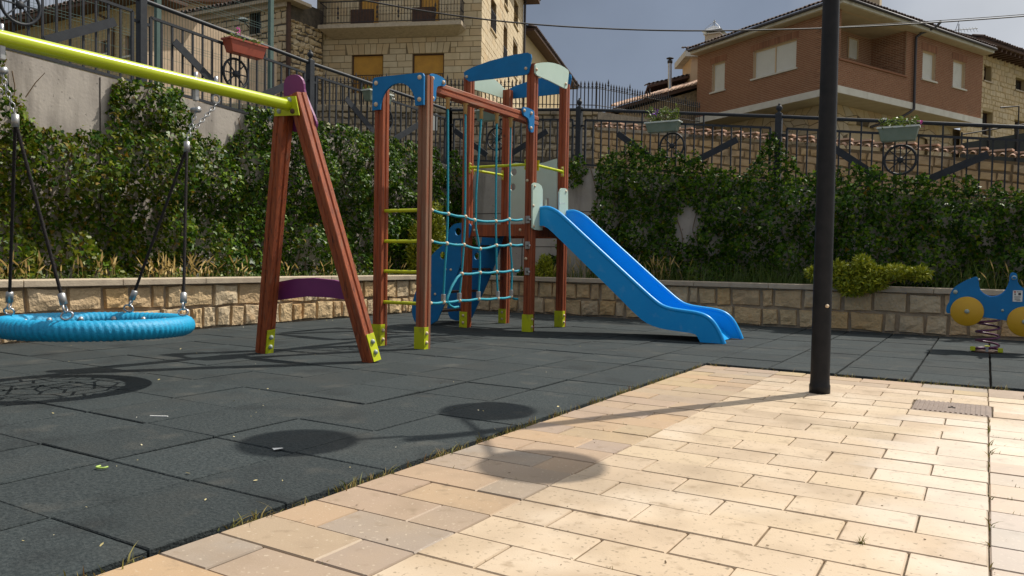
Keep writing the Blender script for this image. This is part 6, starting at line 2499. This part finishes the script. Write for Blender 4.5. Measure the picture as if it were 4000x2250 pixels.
# dry barley grass along the left planter
B_ = []
for (u0, u1, dn) in ((0, 90, 30), (90, 200, 10), (210, 300, 16), (360, 420, 30), (420, 540, 70), (560, 640, 16), (690, 760, 8), (780, 900, 18), (930, 1060, 8)):
    for k in range(dn):
        u = rng.uniform(u0, u1) * DS
        p = nx(u, 1075, -5.22 - rng.uniform(0.0, 0.28))
        B_.append((p.x, p.y, 0.5))
stuff(blades('dry_grass', 'dry_grass', None, B_, 0.14 + 0.24 * nr.rand(len(B_)), 0.006, 0.75, loc=(-5.3, 2, 0.5), head=3.4)).update_tag()
B2 = np.stack([nr.uniform(-5.55, -5.2, 900), nr.uniform(-0.6, 7.6, 900), np.full(900, 0.5)], 1)
stuff(blades('green_grass', 'green_grass', None, B2, 0.05 + 0.13 * nr.rand(900), 0.008, 0.9, loc=(-5.3, 2, 0.5)))
P = np.stack([nr.uniform(-5.5, -5.3, 2200), nr.uniform(-0.6, 7.6, 2200), 0.51 + 0.1 * nr.rand(2200) ** 1.5], 1)
Nm = nr.normal(size=P.shape) * 0.5 + np.array([0.3, 0, 0.9])
stuff(leafmesh('ground_cover', 'pot_leaf', None, P, Nm, 0.02 + 0.025 * nr.rand(2200), LEAF_T, loc=(-5.3, 2, 0.5)))
# green grass and weeds in the far planter
n = 2600
xs_ = np.concatenate([nr.uniform(-3.2, 1.0, 1300), nr.uniform(-0.6, 1.2, 500), nr.uniform(1.9, 4.8, 800)])
B3 = np.stack([xs_, nr.uniform(8.1, 8.55, n), np.full(n, 0.497)], 1)
Hh = 0.12 + 0.33 * nr.rand(n) ** 1.6
Hh[xs_ > 1.9] *= 1.25
stuff(blades('green_grass', 'green_grass', None, B3, Hh, 0.008, 0.75, loc=(0, 8.2, 0.5)))
n = 160
B4 = np.stack([np.concatenate([nr.uniform(-3.4, -1.2, 90), nr.uniform(2.2, 4.4, 70)]), nr.uniform(8.05, 8.25, n), np.full(n, 0.497)], 1)
stuff(blades('dry_grass', 'dry_grass', None, B4, 0.2 + 0.3 * nr.rand(n), 0.007, 0.5, loc=(0, 8.2, 0.5), head=2.2))


def conifer(label, blobs, n, base, size=0.045, up=0.6, mat='conifer', name='conifer_shrub', cat='shrub'):
    """sprays of scale leaves spread through several ellipsoid lobes: (centre, radii)"""
    root = thing(name, label, cat, base)
    Ps, Ns, Us = [], [], []
    tot = sum(b[1][0] * b[1][1] * b[1][2] for b in blobs) ** 1.0
    for c, r_ in blobs:
        k = max(60, int(n * (r_[0] * r_[1] * r_[2]) ** 0.6 / sum((q[1][0] * q[1][1] * q[1][2]) ** 0.6 for q in blobs)))
        d = nr.normal(size=(k, 3))
        d /= np.linalg.norm(d, axis=1)[:, None]
        rr2 = (0.35 + 0.7 * nr.rand(k) ** 0.5)[:, None]
        lump = 1 + 0.22 * np.sin(d[:, :1] * 7 + 1.3) * np.sin(d[:, 1:2] * 8) * np.sin(d[:, 2:3] * 6 + 0.5)
        Ps.append(np.array(c) + d * rr2 * np.array(r_) * lump)
        Us.append(d + np.array([0, 0, up]) + nr.normal(size=(k, 3)) * 0.35)
        Ns.append(nr.normal(size=(k, 3)) + d * 0.4)
    P_, N_, U_ = np.concatenate(Ps), np.concatenate(Ns), np.concatenate(Us)
    stuff(leafmesh('foliage', mat, root, P_, N_, size * (0.6 + 0.8 * nr.rand(len(P_))), NEEDLE_T, Upv=U_))
    for c, r_ in blobs:
        MB().tube([base, (base[0] * 0.4 + c[0] * 0.6, base[1] * 0.4 + c[1] * 0.6, base[2] * 0.5 + c[2] * 0.5), (c[0], c[1], c[2] + r_[2] * 0.5)], [0.016, 0.011, 0.004], 6).build('stem', 'stem', root)
    return root


tb = Vector((-5.3, 7.5, 0.5))
conifer('golden upright conifer in the planter corner behind the rope net', [((-5.28, 7.52, 1.12), (0.16, 0.16, 0.62)), ((-5.33, 7.15, 0.95), (0.15, 0.16, 0.45)), ((-5.26, 7.72, 0.85), (0.14, 0.14, 0.36)), ((-5.25, 7.4, 0.78), (0.15, 0.2, 0.3))], 9000, (tb.x, tb.y, 0.5), 0.055)
sb_ = ny(2125, 1080, 8.1)
conifer('small yellow-green shrub in the planter between the tower posts', [((sb_.x, sb_.y, 0.64), (0.17, 0.13, 0.17)), ((sb_.x + 0.02, sb_.y, 0.78), (0.1, 0.09, 0.13))], 1700, (sb_.x, sb_.y, 0.5), 0.045)
jb = ny(3330, 1110, 7.98)
jx = lambda u, v: ny(u * 1.0, v * 1.0, 7.72)
jl = []
for (u, v, r1, r2) in ((3190, 1075, 0.12, 0.07), (3270, 1062, 0.15, 0.09), (3365, 1048, 0.1, 0.12), (3400, 1075, 0.17, 0.09), (3500, 1075, 0.18, 0.08), (3300, 1095, 0.22, 0.12), (3400, 1110, 0.18, 0.11), (3330, 1140, 0.14, 0.07), (3590, 1080, 0.12, 0.07)):
    c = jx(u, v)
    jl.append(((c.x, 7.72 - (0.05 if v > 1095 else 0), c.z + 0.03), (r1, 0.15, r2)))
conifer('spreading golden juniper spilling over the planter cap right of the lamp post', jl, 9000, (jb.x, 8.1, 0.5), 0.05, 0.25)

# ---------------- flower boxes on the railings
def flower_box(c, t, n, L_, mat, rim, label, plabel, petals, hgt=0.15, bush=1.0, dp_=0.17):
    c = Vector(c)
    t = Vector(t).normalized()
    n = Vector(n)
    root = thing('flower_box', label, 'flower box', c - ZZ * hgt, 'flower boxes hung on the railings')
    m = MB()
    for (l0, d0_, z0), (l1, d1_, z1) in (((0.42, 0.36, -hgt), (0.5, 0.5, 0.0)),):
        q0 = [c + t * (L_ * a * l0) + n * (dp_ * b * d0_) + ZZ * z0 for a, b in ((-1, -1), (1, -1), (1, 1), (-1, 1))]
        q1 = [c + t * (L_ * a * l1) + n * (dp_ * b * d1_) + ZZ * z1 for a, b in ((-1, -1), (1, -1), (1, 1), (-1, 1))]
        m.add(q0 + q1, [(0, 3, 2, 1)] + [(i, (i + 1) % 4, 4 + (i + 1) % 4, 4 + i) for i in range(4)])
    m.build('trough', mat, root, bevel=0.008)
    m = MB()
    for s_, e_2, w_, al in ((-1, 1, 0, 0), (-1, 1, 1, 0)):
        b = (1 if w_ else -1)
        m.bar(c + t * (-L_ * 0.52) + n * (dp_ * 0.5 * b) + ZZ * 0.005, c + t * (L_ * 0.52) + n * (dp_ * 0.5 * b) + ZZ * 0.005, 0.02, 0.022)
    for s_ in (-1, 1):
        m.bar(c + t * (L_ * 0.51 * s_) - n * (dp_ * 0.48) + ZZ * 0.005, c + t * (L_ * 0.51 * s_) + n * (dp_ * 0.48) + ZZ * 0.005, 0.02, 0.0205)
    m.build('rim', rim, root)
    m = MB()
    q = [c + t * (L_ * a * 0.47) + n * (dp_ * b * 0.45) - ZZ * 0.012 for a, b in ((-1, -1), (1, -1), (1, 1), (-1, 1))]
    m.add(q, [(0, 1, 2, 3)])
    m.build('soil', 'soil', root)
    k = int(420 * bush)
    pr_ = thing('potted_plant', plabel, 'plant', c)
    al = nr.uniform(-0.46, 0.46, k)
    hump = 0.5 + 0.5 * np.abs(np.sin(al * 7 + c.x))
    zz2 = nr.rand(k) * 0.19 * hump * bush
    P_ = np.array([list(c + t * float(L_ * a_)) for a_ in al]) + np.outer(nr.normal(size=k) * 0.05, np.array(n)) + np.outer(zz2, [0, 0, 1])
    stuff(leafmesh('foliage', 'pot_leaf', pr_, P_, nr.normal(size=(k, 3)) + np.array([0, 0, 0.8]), 0.025 + 0.03 * nr.rand(k), LEAF_T))
    for (a_, h, pm) in petals:
        fc_ = c + t * (L_ * a_) + n * 0.08 + ZZ * h
        fk = 14
        P_ = np.array([[fc_.x, fc_.y, fc_.z]] * fk) + nr.normal(size=(fk, 3)) * 0.018
        stuff(leafmesh('blossom', pm, pr_, P_, nr.normal(size=(fk, 3)) + np.array(n) * 1.2, 0.022 + 0.012 * nr.rand(fk), LEAF_T))


def on_r(u, v):
    return ny(u, v, 8.69)


def on_l(u, v):
    return nx(u, v, -5.84)


for (u0, u1, vt, vb, lab, pl_, pet, bsh) in ((2527, 2655, 480, 517, 'grey-green flower box on the railing left of the lamp post', 'yellow-green bedding plant with purple blossom in the box left of the lamp post', [(-0.15, 0.16, 'petal_purple'), (-0.22, 0.12, 'petal_purple')], 1.3),
                                             (3432, 3590, 500, 552, 'grey-green flower box on the railing right of the lamp post', 'trailing green plant with a pink blossom in the box right of the lamp post', [(0.55, 0.04, 'petal_pink'), (-0.36, 0.12, 'petal_white')], 0.8),
                                             (1866, 1950, 432, 474, 'pale flower box behind the hanging ropes of the climbing tower', 'low green plant in the box behind the hanging ropes', [], 0.6)):
    a, b = on_r(u0, vt), on_r(u1, vt)
    h = abs(on_r((u0 + u1) / 2, vt).z - on_r((u0 + u1) / 2, vb).z)
    flower_box((a + b) / 2, XX, -YY, (b - a).length, 'planter_green', 'white_rim', lab, pl_, pet, h, bsh)
a, b = on_l(884, 150), on_l(1026, 190)
flower_box((a + b) / 2, (b - a), XX, (b - a).length, 'terracotta', 'terracotta', 'terracotta flower box on the sloping railing above the lime beam', 'small leafy plant with a dark red bud in the terracotta box', [(-0.3, 0.1, 'petal_pink')], 0.16, 0.45)
a, b = on_l(1428, 352), on_l(1520, 376)
flower_box((a + b) / 2, (b - a), XX, (b - a).length, 'planter_green', 'white_rim', 'grey flower box behind the arched blue ladder board', 'sparse plant with white flowers behind the arched blue board', [(0.42, 0.02, 'petal_white'), (0.5, -0.03, 'petal_white')], 0.15, 0.3)

# ================================================================== weeds in the joints, litter, scraps
B_ = []
for _ in range(120):
    y = rng.uniform(-2.6, 3.38)
    for k in range(rng.choice((2, 4, 7, 12, 20))):
        B_.append((0.532 + rng.gauss(0, 0.012), y + rng.gauss(0, 0.03), -0.01))
for _ in range(40):
    x = rng.uniform(0.55, 4.2)
    for k in range(rng.choice((2, 4, 8, 14))):
        B_.append((x + rng.gauss(0, 0.03), 3.372 + rng.gauss(0, 0.01), -0.01))
B_ += [(rng.uniform(2.0, 2.6) , 3.372 + rng.gauss(0, 0.012), -0.01) for _ in range(160)]
for _ in range(26):
    y = rng.uniform(-1.4, 2.2)
    for k in range(rng.choice((2, 4, 7))):
        B_.append((2.487 + rng.gauss(0, 0.004), y + rng.gauss(0, 0.02), -0.012))
n = len(B_)
stuff(blades('edge_weeds', 'weed', None, B_, 0.01 + 0.045 * nr.rand(n) ** 2.2, 0.006, 1.3, loc=(0.5, 0, 0)))
B_ = []
for _ in range(90):                                       # tiny growth along the paving joints
    r = rng.randrange(-6, 22)
    y = -1.306 + RW * r
    x = rng.uniform(0.6, 3.4)
    for k in range(rng.choice((2, 3, 5))):
        B_.append((x + rng.gauss(0, 0.012), y + rng.gauss(0, 0.002), -0.012))
tuft = gz(3365, 2122)
B_ += [(tuft.x + rng.gauss(0, 0.006), tuft.y + rng.gauss(0, 0.003), -0.01) for _ in range(16)]
n = len(B_)
Hh = 0.012 + 0.016 * nr.rand(n)
Hh[-16:] = 0.025 + 0.02 * nr.rand(16)
stuff(blades('joint_weeds', 'weed', None, B_, Hh, 0.0035, 1.3, loc=(1.5, 0, 0)))
P = []
for _ in range(75):
    u, v = rng.uniform(-100, 2300), 1340 + 800 * rng.random() ** 1.6
    p = gz(u, v)
    if p.x < 0.5 and p.y < 7.5:
        P.append((p.x, p.y, 0.006))
for _ in range(120):
    P.append((-4.95 + abs(rng.gauss(0, 0.14)), rng.uniform(-0.5, 7.6), 0.006))
P = np.array(P)
Nm = nr.normal(size=P.shape) * 0.25 + np.array([0, 0, 1.0])
stuff(leafmesh('leaf_litter', 'litter', None, P, Nm, 0.007 + 0.014 * nr.rand(len(P)) ** 2, LEAF_T, loc=(-2, 1, 0)))
P = []
for _ in range(130):
    p = gz(rng.uniform(1300, 4000), rng.uniform(1480, 2250))
    if p.x > 0.6 and p.y < 3.3:
        P.append((p.x, p.y, 0.003))
P = np.array(P)
Nm = nr.normal(size=P.shape) * 0.3 + np.array([0, 0, 1.0])
stuff(leafmesh('debris', 'soil', None, P, Nm, 0.004 + 0.009 * nr.rand(len(P)) ** 2, LEAF_T, loc=(1.5, 0, 0)))
pp_ = gz(1086, 1757)
m = MB()
m.add([pp_ + Vector((-0.025, -0.01, 0.006)), pp_ + Vector((0.0, -0.022, 0.004)), pp_ + Vector((0.024, 0.008, 0.009)), pp_ + Vector((0.0, 0.022, 0.005))], [(0, 1, 2, 3)])
tag(m.build('paper_scrap', 'paper', None, loc=pp_), 'white paper scrap lying on the rubber tiles in the lamp shadow', 'litter')
pp_ = gz(394, 1832)
tag(MB().tube(smooth_open([pp_ + Vector((-0.022, 0.012, 0.006)), pp_ + Vector((-0.02, -0.012, 0.006)), pp_ + Vector((0.018, -0.002, 0.006)), pp_ + Vector((0.02, 0.016, 0.008))], 2), 0.004, 6).build('plastic_ring', 'peel', None, loc=pp_), 'curved lime green scrap lying on the front rubber tiles', 'litter')
pp_ = gz(622, 1629)
tag(MB().bar(pp_ + Vector((-0.045, -0.02, 0.004)), pp_ + Vector((0.04, 0.02, 0.005)), 0.007, 0.004).build('wood_stick', 'paper', None, loc=pp_), 'thin pale stick lying on the rubber tiles near the nest shadow', 'litter')
